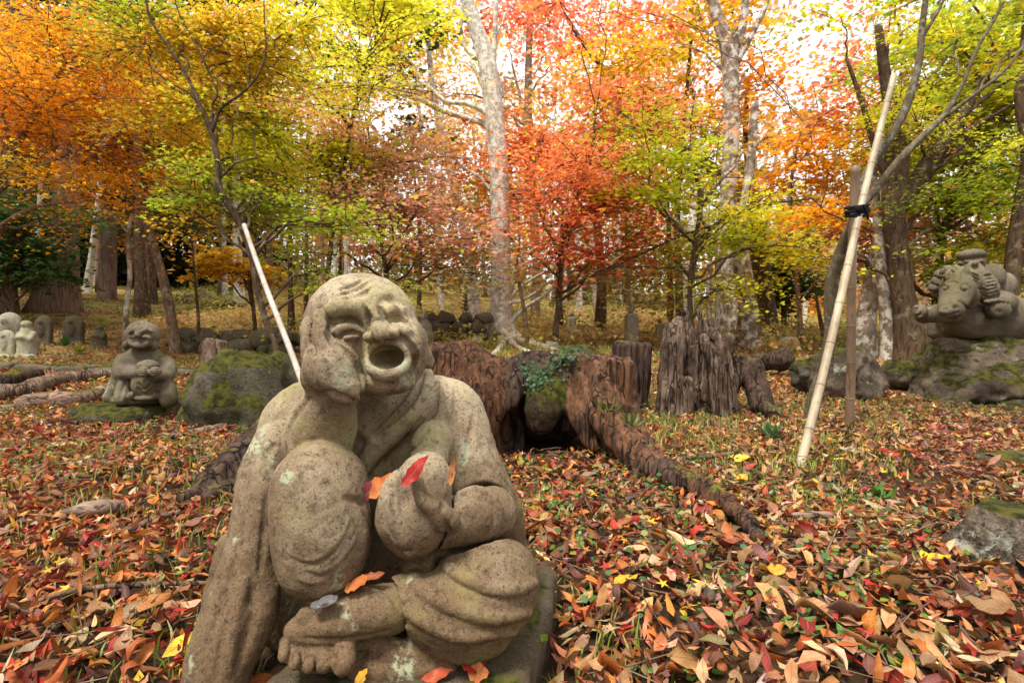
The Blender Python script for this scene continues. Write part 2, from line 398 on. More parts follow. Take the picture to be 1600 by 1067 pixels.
    line([(497, 950), (502, 960), (500, 972)], [2, 3.5, 2], 0.3, 2.5, '-')
    line([(592, 915), (612, 930), (626, 952), (634, 975)], [3, 4, 4, 3], 0.3, 2.5, '-')
    line([(470, 998), (520, 1001), (570, 996), (610, 986)], [3, 4, 4, 3], 0.5, 3, '-')
    # --- lower foot with five toes
    B(505, 1012, 0.855, 54, 26, 46, k=6)
    for tx, ty, r, rl in ((540, 1026, 19, 24), (509, 1030, 12.5, 20), (485, 1031, 12, 19), (464, 1027, 11.5, 17), (447, 1019, 11, 15)):
        L([(tx, ty - 16, 0.835), (tx - 2, ty + rl * .35, 0.808)], [r * .9, r], 2)
    for x0, y0, x1, y1 in ((525, 1006, 523, 1046), (496, 1010, 495, 1050), (473, 1010, 472, 1046), (455, 1006, 453, 1038)):
        line([(x0, y0), ((x0 + x1) / 2, (y0 + y1) / 2), (x1, y1)], [1.5, 3.2, 3.4], -0.2, 0.8, '-')
    # --- folds of the robe under the leg
    L([(575, 1000, 0.875), (620, 1018, 0.870), (680, 1022, 0.868)], [16, 20, 13], 8)
    L([(560, 1038, 0.865), (620, 1046, 0.860), (700, 1040, 0.870)], [20, 20, 14], 8)
    L([(560, 1075, 0.86), (640, 1075, 0.86), (700, 1060, 0.88)], [26, 24, 14], 8)
    # --- his left forearm and the hand that holds
    L([(690, 820, 0.915), (735, 808, 0.935), (768, 800, 0.98)], [36, 39, 40], 3, seam=2)
    line([(708, 786), (722, 771), (745, 766), (768, 776), (781, 798), (786, 822)], [3, 6, 7, 7, 6, 3], 0.1, 3)
    line([(712, 796), (728, 780), (748, 777), (766, 788), (773, 806), (770, 828)], [2, 3, 3, 3, 3, 2], 0.3, 2, '-')
    B(678, 684, 1.00, 29, 27, 34, k=12)                       # knuckle of cloth above
    L([(672, 700, 0.99), (668, 735, 0.95)], [30, 28], 12)
    line([(634, 716), (652, 692), (668, 668)], [2, 4, 2], 0.3, 3, '-')
    B(648, 800, 0.900, 57, 71, 52, roll=8, k=5, seam=4)
    B(664, 752, 0.915, 42, 46, 44, k=12)
    B(612, 795, 0.872, 24, 48, 34, roll=6, k=10)
    B(634, 776, 0.830, 17, 25, 26, roll=14, k=5, op='-')      # the cupped palm
    L([(697, 812, 0.868), (680, 795, 0.853), (661, 778, 0.846), (652, 757, 0.845), (650, 748, 0.848)], [20, 15, 12, 10.5, 10], 5)
    L([(632, 838, 0.856), (614, 812, 0.848), (605, 786, 0.848), (609, 762, 0.858), (622, 742, 0.872)], [18, 13, 11.5, 11, 9], 8)
    line([(600, 765), (596, 790), (602, 820), (618, 845)], [2, 3, 3, 2], 0.2, 2, '-')
    line([(617, 770), (614, 792), (622, 812)], [2, 3, 2], 0.3, 2, '-')
    line([(700, 775), (690, 800), (702, 835)], [2, 4, 4], 0.3, 3, '-')
    # back slab of the carving keeps it one block
    B(590, 930, 1.12, 190, 120, 110, k=30)
    # flatten underneath
    Z = s.ax[2][None, None, :]
    s.F = np.maximum(s.F, (0.03 - Z) * np.ones_like(s.F[:1, :1, :]))
    V, Q = s.mesh()
    return V, Q
def roughen(V, Q, amp):
    """weathering: push every vertex a little along its normal"""
    n = np.zeros(V.shape); a, b, c, d = (V[Q[:, i]] for i in range(4)); fn = np.cross(c - a, d - b)
    for i in range(4):
        for j in range(3): n[:, j] += np.bincount(Q[:, i], fn[:, j], len(V))
    n /= np.linalg.norm(n, axis=1)[:, None] + 1e-12
    S = V * (np.array([1, 1, .22]) if len(amp) > 4 else 1)        # fibres of upright wood
    dsp = amp[0] * fbm(S, amp[1], 3) + amp[2] * fbm(S, amp[3], 2)
    if len(amp) > 5: dsp = dsp + amp[5] * (0.35 - np.abs(fbm(S, amp[4], 3)))
    return V + n * dsp[:, None]

# ------------------------------------------------------------------ materials
class NT:
    def __init__(s, name, rough=0.9, spec=0.25):
        s.m = bpy.data.materials.new(name); s.m.use_nodes = True; s.t = s.m.node_tree; s.n = s.t.nodes
        s.b = s.n['Principled BSDF']; s.b.inputs['Roughness'].default_value = rough; s.b.inputs['Specular IOR Level'].default_value = spec
        s.tc = s.n.new('ShaderNodeTexCoord'); s.co = s.tc.outputs['Object']
    def lk(s, a, b): s.t.links.new(a, b)
    def map(s, scale, co=None, rz=0):
        m = s.n.new('ShaderNodeMapping'); m.inputs['Scale'].default_value = scale if hasattr(scale, '__len__') else (scale,) * 3
        m.inputs['Rotation'].default_value = (0, 0, rz) if not hasattr(rz, '__len__') else rz
        s.lk(co or s.co, m.inputs['Vector']); return m.outputs[0]
    def noise(s, scale, detail=5, rough=0.55, co=None, dist=0.0, st=None):
        v = s.map(st, co) if st is not None else (co or s.co)
        m = s.n.new('ShaderNodeTexNoise'); m.inputs['Scale'].default_value = scale; m.inputs['Detail'].default_value = detail
        m.inputs['Roughness'].default_value = rough; m.inputs['Distortion'].default_value = dist; s.lk(v, m.inputs['Vector']); return m.outputs['Fac']
    def vor(s, scale, feature='F1', co=None, st=None):
        v = s.map(st, co) if st is not None else (co or s.co)
        m = s.n.new('ShaderNodeTexVoronoi'); m.feature = feature; m.inputs['Scale'].default_value = scale; s.lk(v, m.inputs['Vector']); return m.outputs['Distance']
    def ramp(s, v, a, b, inv=False):
        m = s.n.new('ShaderNodeMapRange'); m.interpolation_type = 'SMOOTHSTEP'
        m.inputs['From Min'].default_value = a; m.inputs['From Max'].default_value = b
        if inv: m.inputs['To Min'].default_value = 1; m.inputs['To Max'].default_value = 0
        s.lk(v, m.inputs['Value']); return m.outputs[0]
    def math(s, op, a, b=None):
        m = s.n.new('ShaderNodeMath'); m.operation = op
        for i, v in enumerate((a, b)):
            if v is None: continue
            if isinstance(v, (int, float)): m.inputs[i].default_value = v
            else: s.lk(v, m.inputs[i])
        return m.outputs[0]
    def mix(s, f, a, b, mode='MIX'):
        m = s.n.new('ShaderNodeMix'); m.data_type = 'RGBA'; m.blend_type = mode
        for i, v in ((0, f), (6, a), (7, b)):
            if isinstance(v, (int, float)): m.inputs[i].default_value = v
            elif isinstance(v, tuple): m.inputs[i].default_value = (*v[:3], 1)
            else: s.lk(v, m.inputs[i])
        return m.outputs[2]
    def wob(s, co, amt):
        n = s.n.new('ShaderNodeTexNoise'); n.inputs['Scale'].default_value = 1.3; s.lk(co, n.inputs['Vector']); m = s.n.new('ShaderNodeVectorMath'); m.operation = 'SCALE'; m.inputs['Scale'].default_value = amt; s.lk(n.outputs['Color'], m.inputs[0])
        a = s.n.new('ShaderNodeVectorMath'); s.lk(co, a.inputs[0]); s.lk(m.outputs[0], a.inputs[1]); return a.outputs[0]
    def attr(s, name):
        m = s.n.new('ShaderNodeAttribute'); m.attribute_name = name; return m.outputs['Color'], m.outputs['Fac'], m.outputs['Vector']
    def nz(s):
        g = s.n.new('ShaderNodeNewGeometry'); x = s.n.new('ShaderNodeSeparateXYZ'); s.lk(g.outputs['Normal'], x.inputs[0]); return x.outputs[2]
    def pz(s):
        g = s.n.new('ShaderNodeNewGeometry'); x = s.n.new('ShaderNodeSeparateXYZ'); s.lk(g.outputs['Position'], x.inputs[0]); return x.outputs[2]
    def bump(s, h, strength=0.5, dist=0.01, prev=None):
        m = s.n.new('ShaderNodeBump'); m.inputs['Strength'].default_value = strength; m.inputs['Distance'].default_value = dist
        s.lk(h, m.inputs['Height'])
        if prev is not None: s.lk(prev, m.inputs['Normal'])
        return m.outputs[0]
    def done(s, col, nor=None):
        if isinstance(col, tuple): s.b.inputs['Base Color'].default_value = (*col, 1)
        else: s.lk(col, s.b.inputs['Base Color'])
        if nor is not None: s.lk(nor, s.b.inputs['Normal'])
        return s.m
def stone_mat(name, a, b, dark, lichen, lich_amt=0.5, moss_amt=0.0, k=1.0, brown=None, bd=None):
    """k: size of the grain (1 = the near statue)"""
    t = NT(name, 0.92, 0.15)
    c = t.mix(t.ramp(t.noise(7 / k, 6), 0.36, 0.62), a, b)
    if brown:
        # browner towards the foot of the stone, the edge broken by noise
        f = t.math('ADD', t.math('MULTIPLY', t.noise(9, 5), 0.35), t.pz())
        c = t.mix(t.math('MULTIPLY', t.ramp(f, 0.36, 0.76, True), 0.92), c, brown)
    c = t.mix(t.math('MULTIPLY', t.ramp(t.noise(60 / k, 6, 0.7), 0.50, 0.68), 0.62), c, dark)
    c = t.mix(t.math('MULTIPLY', t.ramp(t.noise(19 / k, 6, 0.7, st=(1.2, 1, .7)), 0.50, 0.72), 0.35), c, dark)
    c = t.mix(t.math('MULTIPLY', t.ramp(t.vor(170 / k), 0.30, 0.12, False), 0.0), c, dark)
    pit = t.ramp(t.noise(165 / k, 4, 0.65), 0.58, 0.66)
    c = t.mix(t.math('MULTIPLY', pit, 0.55), c, dark)
    gr = t.ramp(t.noise(260 / k, 2, 0.5, st=(1.1, 1, .9)), 0.55, 0.72)
    c = t.mix(t.math('MULTIPLY', gr, 0.13), c, (0.55, 0.50, 0.38))
    c = t.mix(t.math('MULTIPLY', t.ramp(t.noise(330 / k, 2, 0.5), 0.52, 0.62), 0.34), c, dark)
    # crusts of lichen
    l = t.math('MULTIPLY', t.ramp(t.noise(13 / k, 3, st=(1, 1.3, .8)), 0.64 - 0.05 * lich_amt, 0.68), t.ramp(t.noise(75 / k, 5, 0.7), 0.44, 0.54))
    c = t.mix(t.math('MULTIPLY', l, 0.85 if lich_amt > 0 else 0), c, lichen)
    # soft green growth
    g = t.math('MULTIPLY', t.ramp(t.noise(5.5 / k, 4, st=(.9, 1, 1.2)), 0.50, 0.66), 0.38)
    c = t.mix(g, c, tuple(x * y for x, y in zip(a, (0.72, 0.80, 0.38))))
    if moss_amt > 0:
        up = t.math('ADD', t.nz(), t.math('MULTIPLY', t.math('SUBTRACT', t.noise(6 / k, 5), 0.5), 3.2))
        m = t.ramp(up, 1.15 - moss_amt, 1.45 - moss_amt)
        mc = t.mix(t.ramp(t.noise(45 / k, 4), 0.35, 0.65), (0.020, 0.022, 0.004), (0.085, 0.076, 0.012))
        c = t.mix(m, c, mc)
    h = t.math('ADD', t.math('MULTIPLY', t.noise((130 if bd is None else 60) / k, 5, 0.6), 0.7), t.math('ADD', t.math('MULTIPLY', pit, -0.22), t.math('MULTIPLY', t.noise(230 / k, 3, 0.6), 0.45)))
    h = t.math('ADD', h, t.math('MULTIPLY', l, 0.25))
    return t.done(c, t.bump(h, 0.8, bd or 0.0021 * k))
def bark_mat(name, a, b, dark, spots=None, st=(9, 9, 1.6), k=1.0, bumpd=0.02, spot_amt=0.5, furrow=True):
    t = NT(name, 0.93, 0.1)
    n = t.noise(3.0 / k, 7, 0.65, st=st, dist=0.4)
    c = t.mix(t.ramp(n, 0.38, 0.62), a, b)
    if furrow: c = t.mix(t.math('MULTIPLY', t.ramp(n, 0.56, 0.68), 0.8), c, dark)
    c = t.mix(t.math('MULTIPLY', t.ramp(t.noise(1.7 / k, 5, st=(1, 1, .6)), 0.50, 0.68), 0.6), c, tuple(x * .55 for x in b))
    if spots:
        sp = t.math('MULTIPLY', t.ramp(t.noise(7 / k, 5, 0.7), 0.60 - 0.14 * spot_amt, 0.66 - 0.1 * spot_amt), 0.9)
        c = t.mix(sp, c, spots)
    h = t.math('ADD', t.math('MULTIPLY', n, -1.0), t.math('MULTIPLY', t.noise(30 / k, 4, 0.6), 0.3))
    return t.done(c, t.bump(h, 0.9, bumpd))
def wood_mat(name, a, b, dark, axis=(14, 14, 1.2), rz=(0, 0, 0), moss=0.0, bumpd=0.015):
    """weathered split wood: fibres run along one direction"""
    t = NT(name, 0.88, 0.15)
    co = t.map(axis, None, rz)
    n = t.noise(1.6, 7, 0.6, co=co, dist=0.6); n2 = t.noise(6, 5, 0.65, co=co)
    c = t.mix(t.ramp(n, 0.35, 0.62), a, b)
    c = t.mix(t.math('MULTIPLY', t.ramp(n2, 0.52, 0.66), 0.85), c, dark)
    c = t.mix(t.math('MULTIPLY', t.ramp(t.noise(4, 4), 0.52, 0.7), 0.6), c, dark)
    vr = t.vor(1.5, 'DISTANCE_TO_EDGE', co=t.map((1.6, 1.6, .28), t.wob(co, .35))); crack = t.math('MULTIPLY', t.ramp(vr, 0.01, 0.09, True), t.ramp(t.noise(1.1, 3, co=co), .40, .60))
    c = t.mix(t.math('MULTIPLY', crack, 0.9), c, dark)
    if moss:
        up = t.math('ADD', t.nz(), t.math('MULTIPLY', t.math('SUBTRACT', t.noise(5, 4), 0.5), 3.0))
        c = t.mix(t.ramp(up, 1.2 - moss, 1.5 - moss), c, t.mix(t.ramp(t.noise(60, 3), .4, .6), (0.05, 0.05, 0.008), (0.15, 0.13, 0.02)))
    h = t.math('ADD', t.math('ADD', n, t.math('MULTIPLY', n2, -0.6)), t.math('MULTIPLY', crack, -1.2))
    return t.done(c, t.bump(h, 1.0, bumpd))
def leaf_mat(name, trans=0.45, rough=0.55, spec=0.3, veins=False, sat=1.0):
    t = NT(name, rough, spec)
    c, _, _ = t.attr('col')
    if veins:
        _, _, v = t.attr('luv'); x = t.n.new('ShaderNodeSeparateXYZ'); t.lk(v, x.inputs[0])
        u, w = x.outputs[0], x.outputs[1]; aw = t.math('ABSOLUTE', w)
        rib = t.ramp(aw, 0.03, 0.10, True)
        sv = t.math('SINE', t.math('MULTIPLY', t.math('SUBTRACT', u, t.math('MULTIPLY', aw, 0.22)), 62.0))
        side = t.ramp(sv, 0.80, 1.0)
        blot = t.ramp(t.noise(38, 4), 0.42, 0.66)
        c = t.mix(t.math('MULTIPLY', blot, 0.45), c, t.mix(1.0, c, (0.45, 0.30, 0.25), 'MULTIPLY'))
        c = t.mix(t.math('MULTIPLY', side, 0.22), c, t.mix(1.0, c, (0.5, 0.4, 0.3), 'MULTIPLY'))
        c = t.mix(t.math('MULTIPLY', rib, 0.5), c, (0.42, 0.22, 0.10))
        t.lk(t.bump(t.math('ADD', t.math('MULTIPLY', side, -0.6), t.math('ADD', rib, t.math('MULTIPLY', t.noise(120, 3), .8))), 0.7, 0.0016), t.b.inputs['Normal'])
    t.lk(c, t.b.inputs['Base Color'])
    tr = t.n.new('ShaderNodeBsdfTranslucent'); t.lk(c, tr.inputs['Color'])
    mx = t.n.new('ShaderNodeMixShader'); mx.inputs[0].default_value = trans
    t.lk(t.b.outputs[0], mx.inputs[1]); t.lk(tr.outputs[0], mx.inputs[2]); t.lk(mx.outputs[0], t.n['Material Output'].inputs[0])
    return t.m
def ground_mat():
    t = NT('forest_soil', 0.95, 0.1)
    c = t.mix(t.ramp(t.noise(3, 6), 0.4, 0.62), (0.030, 0.018, 0.010), (0.075, 0.042, 0.020))
    # farther up the slope the litter is too fine to be built: leaf flecks on thin grass
    _, far, _ = t.attr('far')
    v = t.n.new('ShaderNodeTexVoronoi'); v.inputs['Scale'].default_value = 9; t.lk(t.map((1, 1, 1)), v.inputs['Vector'])
    hs = t.n.new('ShaderNodeSeparateColor'); t.lk(v.outputs['Color'], hs.inputs[0])
    fl = t.mix(hs.outputs[0], (0.30, 0.13, 0.05), (0.22, 0.17, 0.06))
    fl = t.mix(t.ramp(hs.outputs[1], 0.55, 0.6), fl, (0.10, 0.055, 0.025))
    gr = t.mix(t.ramp(t.noise(0.9, 5), 0.4, 0.6), (0.36, 0.34, 0.075), (0.42, 0.27, 0.10))
    fl = t.mix(t.ramp(t.noise(2.2, 6, .7), 0.40, 0.58), fl, gr)
    c = t.mix(t.math('MULTIPLY', far, 0.9), c, fl)
    return t.done(c, t.bump(t.noise(25, 6, 0.7), 1.0, 0.03))
M = {}
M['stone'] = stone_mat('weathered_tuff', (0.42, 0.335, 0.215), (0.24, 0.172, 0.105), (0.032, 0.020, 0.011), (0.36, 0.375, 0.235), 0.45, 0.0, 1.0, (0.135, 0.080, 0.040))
M['stone_mid'] = stone_mat('grey_tuff', (0.194, 0.158, 0.106), (0.114, 0.088, 0.058), (0.062, 0.044, 0.026), (0.317, 0.317, 0.229), 0.3, 0.0, 2.5)
M['stone_far'] = stone_mat('pale_stone', (0.42, 0.38, 0.29), (0.27, 0.24, 0.17), (0.09, 0.07, 0.045), (0.5, 0.5, 0.4), 0.4, 0.0, 3)
M['stone_old'] = stone_mat('old_stone', (0.16, 0.13, 0.09), (0.10, 0.08, 0.05), (0.03, 0.025, 0.015), (0.3, 0.3, 0.22), 0.4, 0.25, 3)
M['boulder'] = stone_mat('mossy_boulder', (0.19, 0.14, 0.10), (0.065, 0.047, 0.032), (0.015, 0.010, 0.007), (0.42, 0.42, 0.32), 1.0, 0.62, 2.6, None, .03)
M['boulder_moss'] = stone_mat('thick_moss_boulder', (0.13, 0.11, 0.075), (0.055, 0.045, 0.03), (0.015, 0.013, 0.008), (0.28, 0.29, 0.21), 0.6, 0.88, 2.4, None, .03)
M['moss'] = stone_mat('thick_moss', (0.10, 0.07, 0.03), (0.05, 0.035, 0.02), (0.015, 0.012, 0.008), (0.2, 0.2, 0.1), 0.0, 1.5, 1.6, None, .02)
M['slab'] = stone_mat('damp_slab', (0.11, 0.08, 0.05), (0.07, 0.05, 0.03), (0.02, 0.015, 0.01), (0.2, 0.2, 0.1), 0.0, 0.22, 1.0)
M['red_wood'] = wood_mat('red_rotting_wood', (0.162, 0.072, 0.036), (0.072, 0.031, 0.015), (0.019, 0.010, 0.007), (13, 13, 1.3), (0, math.radians(-30), 0), 0.0)
M['stump_wood'] = wood_mat('split_stump_wood', (0.187, 0.089, 0.044), (0.072, 0.036, 0.020), (0.017, 0.010, 0.007), (12, 12, 1.2), (0, math.radians(12), 0), 0.12)
M['dark_wood'] = wood_mat('dark_damp_wood', (0.10, 0.06, 0.04), (0.05, 0.03, 0.02), (0.012, 0.008, 0.006), (9, 9, 1.5), (0, 0, 0), 0.3)
M['grey_wood'] = wood_mat('grey_weathered_wood', (0.30, 0.21, 0.145), (0.14, 0.088, 0.055), (0.05, 0.03, 0.02), (10, 10, 1.2), (0, 0, 0), 0.05)
M['jag_wood'] = wood_mat('broken_dark_stump_wood', (0.203, 0.136, 0.094), (0.078, 0.048, 0.031), (0.011, 0.007, 0.005), (11, 11, 1.4), (0, 0, 0), 0.12)
M['log_wood'] = wood_mat('fallen_log_wood', (0.34, 0.24, 0.17), (0.17, 0.10, 0.065), (0.03, 0.018, 0.012), (1.6, 10, 10), (0, 0, 0), 0.1)
M['pale_bark'] = bark_mat('pale_lichen_bark', (0.56, 0.50, 0.40), (0.36, 0.30, 0.23), (0.12, 0.09, 0.06), (0.74, 0.71, 0.60), (7, 7, 5), .8, 0.02, 0.9)
M['patch_bark'] = bark_mat('patchy_bark', (0.30, 0.22, 0.16), (0.17, 0.12, 0.08), (0.06, 0.04, 0.03), (0.60, 0.55, 0.47), (5, 5, 3), 1.3, 0.02, 0.9)
M['cedar_bark'] = bark_mat('cedar_bark', (0.26, 0.17, 0.125), (0.15, 0.09, 0.065), (0.05, 0.03, 0.02), None, (10, 10, .8), 1.0, 0.03)
M['dark_bark'] = bark_mat('dark_bark', (0.12, 0.075, 0.045), (0.06, 0.038, 0.022), (0.02, 0.013, 0.008), (0.18, 0.14, 0.09), (8, 8, 2), 1.0, 0.02, 0.3)
M['brown_bark'] = bark_mat('brown_bark', (0.24, 0.15, 0.09), (0.13, 0.08, 0.048), (0.04, 0.025, 0.015), (0.33, 0.27, 0.19), (7, 7, 3), 0.8, 0.012, 0.5)
M['smooth_bark'] = bark_mat('smooth_olive_bark', (0.15, 0.12, 0.07), (0.09, 0.068, 0.04), (0.06, 0.04, 0.025), (0.22, 0.20, 0.14), (5, 5, 2), 0.4, 0.004, 0.5, False)
M['white_bark'] = bark_mat('white_birch_bark', (0.72, 0.66, 0.55), (0.52, 0.45, 0.35), (0.2, 0.15, 0.1), None, (4, 4, 6), 1.5, 0.01)
def bamboo_mat(name, a, b, c2):
    t = NT(name, 0.5, 0.35)
    c = t.mix(t.ramp(t.noise(2.5, 4, st=(3, 3, 1)), 0.35, 0.65), a, b)
    c = t.mix(t.math('MULTIPLY', t.ramp(t.noise(5, 5, .7, st=(6, 6, .8)), 0.52, 0.66), 0.6), c, c2)
    return t.done(c, t.bump(t.noise(20, 4, st=(6, 6, .5)), 0.3, 0.002))
M['bamboo'] = bamboo_mat('pale_bamboo', (0.47, 0.39, 0.25), (0.31, 0.235, 0.14), (0.16, 0.105, 0.06))
M['bamboo_brown'] = bamboo_mat('weathered_brown_bamboo', (0.30, 0.20, 0.125), (0.21, 0.135, 0.08), (0.10, 0.06, 0.035))
M['bamboo_white'] = bamboo_mat('bleached_bamboo', (0.50, 0.43, 0.365), (0.36, 0.29, 0.235), (0.26, 0.19, 0.15))
M['bamboo_node'] = bamboo_mat('bamboo_node', (0.30, 0.22, 0.13), (0.18, 0.12, 0.07), (0.08, 0.05, 0.03))
M['rope'] = NT('black_rope', 0.9, 0.1).done((0.012, 0.012, 0.014))
M['coin'] = NT('coin_metal', 0.35, 0.5).done((0.55, 0.54, 0.52)); M['coin'].node_tree.nodes['Principled BSDF'].inputs['Metallic'].default_value = 0.85
M['pipe'] = NT('black_pipe', 0.5, 0.4).done((0.02, 0.02, 0.022))
M['leaf'] = leaf_mat('tree_leaf', 0.6, 0.5, 0.25)
M['litter'] = leaf_mat('fallen_leaf', 0.16, 0.5, 0.35, True)
M['green'] = leaf_mat('green_leaf', 0.35, 0.45, 0.4)
M['soil'] = ground_mat()

# ------------------------------------------------------------------ terrain
TPX = np.array([0, 300, 800, 1200, 1600.0]); TD = np.array([3, 5, 7, 9, 12, 16, 22, 30, 45, 70.0])
TROW = np.array([
    [706.8, 637.5, 566, 528, 484, 462, 442, 425, 405, 390],
    [706.8, 637.5, 575, 545, 505, 480, 460, 448, 432, 422],
    [706.8, 634, 572, 545, 520, 500, 480, 465, 450, 440],
    [706.8, 636, 580, 554, 532, 515, 498, 485, 472, 465],
    [706.8, 637.5, 592, 566, 542, 526, 512, 502, 492, 486]])
TZ = CAMH - (TROW - 533.5) / FPX * TD
def gz(x, y, bumps=True):
    x = np.asarray(x, float); y = np.asarray(y, float)
    u = np.clip(x / np.maximum(y, 0.5) * FPX + 800, 0, 1600)
    d = np.clip(y, 3, 70)
    i = np.clip(np.searchsorted(TPX, u, 'right') - 1, 0, 3); fu = (u - TPX[i]) / (TPX[i + 1] - TPX[i]); fu = fu * fu * (3 - 2 * fu)
    j = np.clip(np.searchsorted(TD, d, 'right') - 1, 0, 8); fd = (d - TD[j]) / (TD[j + 1] - TD[j])
    z = (TZ[i, j] * (1 - fu) + TZ[i + 1, j] * fu) * (1 - fd) + (TZ[i, j + 1] * (1 - fu) + TZ[i + 1, j + 1] * fu) * fd
    if bumps:
        P = np.stack([x, y, np.zeros_like(x)], -1)
        z = z + 0.018 * fbm(P, 1.3, 3) * np.clip(y / 2, 0.3, 1) + 0.10 * fbm(P, 0.35, 2) * np.clip((y - 6) / 8, 0, 1)
    return z
_DD = np.concatenate([np.linspace(0.6, 6, 400), np.linspace(6.02, 70, 1600)])
def hit(px, py):
    """distance at which the ground is seen at this photo pixel"""
    z = gz((px - 800) / FPX * _DD, _DD, False); r = 533.5 + (CAMH - z) / _DD * FPX
    k = np.nonzero(r <= py)[0]
    return float(_DD[k[0]]) if len(k) else 70.0
def G(px, py):
    d = hit(px, py); x = (px - 800) / FPX * d
    return np.array([x, d, float(gz(x, d))]), d
def build_ground():
    na = 320; rad = np.concatenate([np.geomspace(0.15, 12, 130), np.geomspace(12.4, 150, 50)])
    a = np.linspace(0, 2 * math.pi, na, endpoint=False)
    R_, A_ = np.meshgrid(rad, a, indexing='ij'); X = R_ * np.cos(A_); Y = R_ * np.sin(A_); Z = gz(X, Y)
    V = np.stack([X.ravel(), Y.ravel(), Z.ravel()], 1); V = np.vstack([V, [[0, 0, float(gz(0., 0.))]]])
    i = np.arange(len(rad) - 1)[:, None] * na; j = np.arange(na)[None]; j2 = (j + 1) % na
    Q = np.stack([i + j, i + na + j, i + na + j2, i + j2], -1).reshape(-1, 4)
    T = np.stack([np.full(na, len(V) - 1), np.arange(na), (np.arange(na) + 1) % na], 1)
    far = np.clip((V[:, 1] - 4.5) / 4, 0, 1)
    me = mesh_np('ground', V, [Q, T], True, {'far': far}, M['soil'])
    return link('ground', me, kind='structure')

# ------------------------------------------------------------------ leaves by the thousand
PAL = {k: np.array(v) for k, v in {
    'tan': (0.52, 0.255, 0.10), 'pale': (0.62, 0.39, 0.20), 'rust': (0.44, 0.135, 0.032), 'brown': (0.26, 0.11, 0.05), 'red': (0.30, 0.035, 0.018),
    'crim': (0.42, 0.03, 0.015), 'orange': (0.62, 0.20, 0.035), 'yellow': (0.72, 0.42, 0.03), 'plum': (0.17, 0.055, 0.045), 'dark': (0.10, 0.045, 0.025), 'grey': (0.42, 0.35, 0.28)}.items()}
def rotm(rs, n, tilt, flip=True):
    """n random rotations: free heading, limited tilt"""
    yaw = rs.rand(n) * 2 * math.pi; p = rs.randn(n) * tilt; r = rs.randn(n) * tilt
    if flip: r = r + (rs.rand(n) < 0.4) * math.pi
    cy, sy, cp, sp, cr, sr = np.cos(yaw), np.sin(yaw), np.cos(p), np.sin(p), np.cos(r), np.sin(r)
    R = np.empty((n, 3, 3))
    R[:, 0, 0] = cy * cp; R[:, 0, 1] = cy * sp * sr - sy * cr; R[:, 0, 2] = cy * sp * cr + sy * sr
    R[:, 1, 0] = sy * cp; R[:, 1, 1] = sy * sp * sr + cy * cr; R[:, 1, 2] = sy * sp * cr - cy * sr
    R[:, 2, 0] = -sp; R[:, 2, 1] = cp * sr; R[:, 2, 2] = cp * cr
    return R
def blades(n, L, w, curl, fold, stations=5, jag=0.0, rs=None):
    """long leaves, local coordinates: (n, stations*3, 3), plus (t, s)"""
    t = np.linspace(0, 1, stations); s = np.array([-1, 0, 1.])
    T, S = np.meshgrid(t, s, indexing='ij'); T = T.ravel(); S = S.ravel()
    prof = np.sin(math.pi * np.clip(T, 0, 1) ** 0.85) ** 0.75; prof[T == 0] = 0.04; prof[T >= 1] = 0.02
    th = curl[:, None] * (T[None] - 0.5)                       # bend along the rib
    cz = np.where(np.abs(curl[:, None]) > 1e-3, curl[:, None], 1e-3)
    x = np.sin(th) / cz; z = (1 - np.cos(th)) / cz
    W_ = w[:, None] * prof[None]; fa = fold[:, None]
    y = S[None] * W_ * np.cos(fa); z2 = np.abs(S)[None] * W_ * np.sin(fa)
    if rs is not None: z2 = z2 + rs.randn(n, len(T)) * 0.16 * W_; y = y * (1 + .14 * rs.randn(n, len(T)))
    if rs is not None:
        tw = (rs.randn(n)[:, None] * .9) * (T[None] - .4); y, z2 = y * np.cos(tw) - z2 * np.sin(tw), y * np.sin(tw) + z2 * np.cos(tw)
    P = np.stack([x - np.sin(th) * z2, y, z + np.cos(th) * z2], -1) * L[:, None, None]
    return P, T, S
def blade_faces(stations):
    f = []
    for i in range(stations - 1):
        for j in (0, 1):
            a = i * 3 + j; f.append((a, a + 3, a + 4, a + 1))
    return np.array(f)
def star(lobes=5, inner=0.28):
    """maple leaf outline: tips and notches round a stem"""
    n = lobes; P = []; ang = np.linspace(-2.25, 2.25, n)
    ln = np.array([0.62, 0.9, 1.0, 0.9, 0.62]) if n == 5 else np.array([0.5, 0.75, 0.95, 1.0, 0.95, 0.75, 0.5]) if n == 7 else np.array([.8, 1, .8])
    half = (ang[1] - ang[0]) / 2
    P.append((-0.12 * math.cos(0), 0, 0))
    for k in range(n):
        P.append((inner * math.cos(ang[k] - half), inner * math.sin(ang[k] - half), 0)); P.append((ln[k] * math.cos(ang[k]), ln[k] * math.sin(ang[k]), -0.12 * ln[k]))
    P.append((inner * math.cos(ang[-1] + half), inner * math.sin(ang[-1] + half), 0))
    F = [(0, 1 + 2 * k, 2 + 2 * k, 3 + 2 * k) for k in range(n)]
    return np.array(P), np.array(F)
def batch(P, R, C, faces):
    """P (n,m,3) or (m,3) local, R (n,3,3), C (n,3) -> V, F"""
    n = len(C)
    if P.ndim == 2: V = np.einsum('nij,mj->nmi', R, P)
    else: V = np.einsum('nij,nmj->nmi', R, P)
    V = V + C[:, None]; m = V.shape[1]
    return V.reshape(-1, 3), (faces[None] + (np.arange(n) * m)[:, None, None]).reshape(-1, faces.shape[1]), m

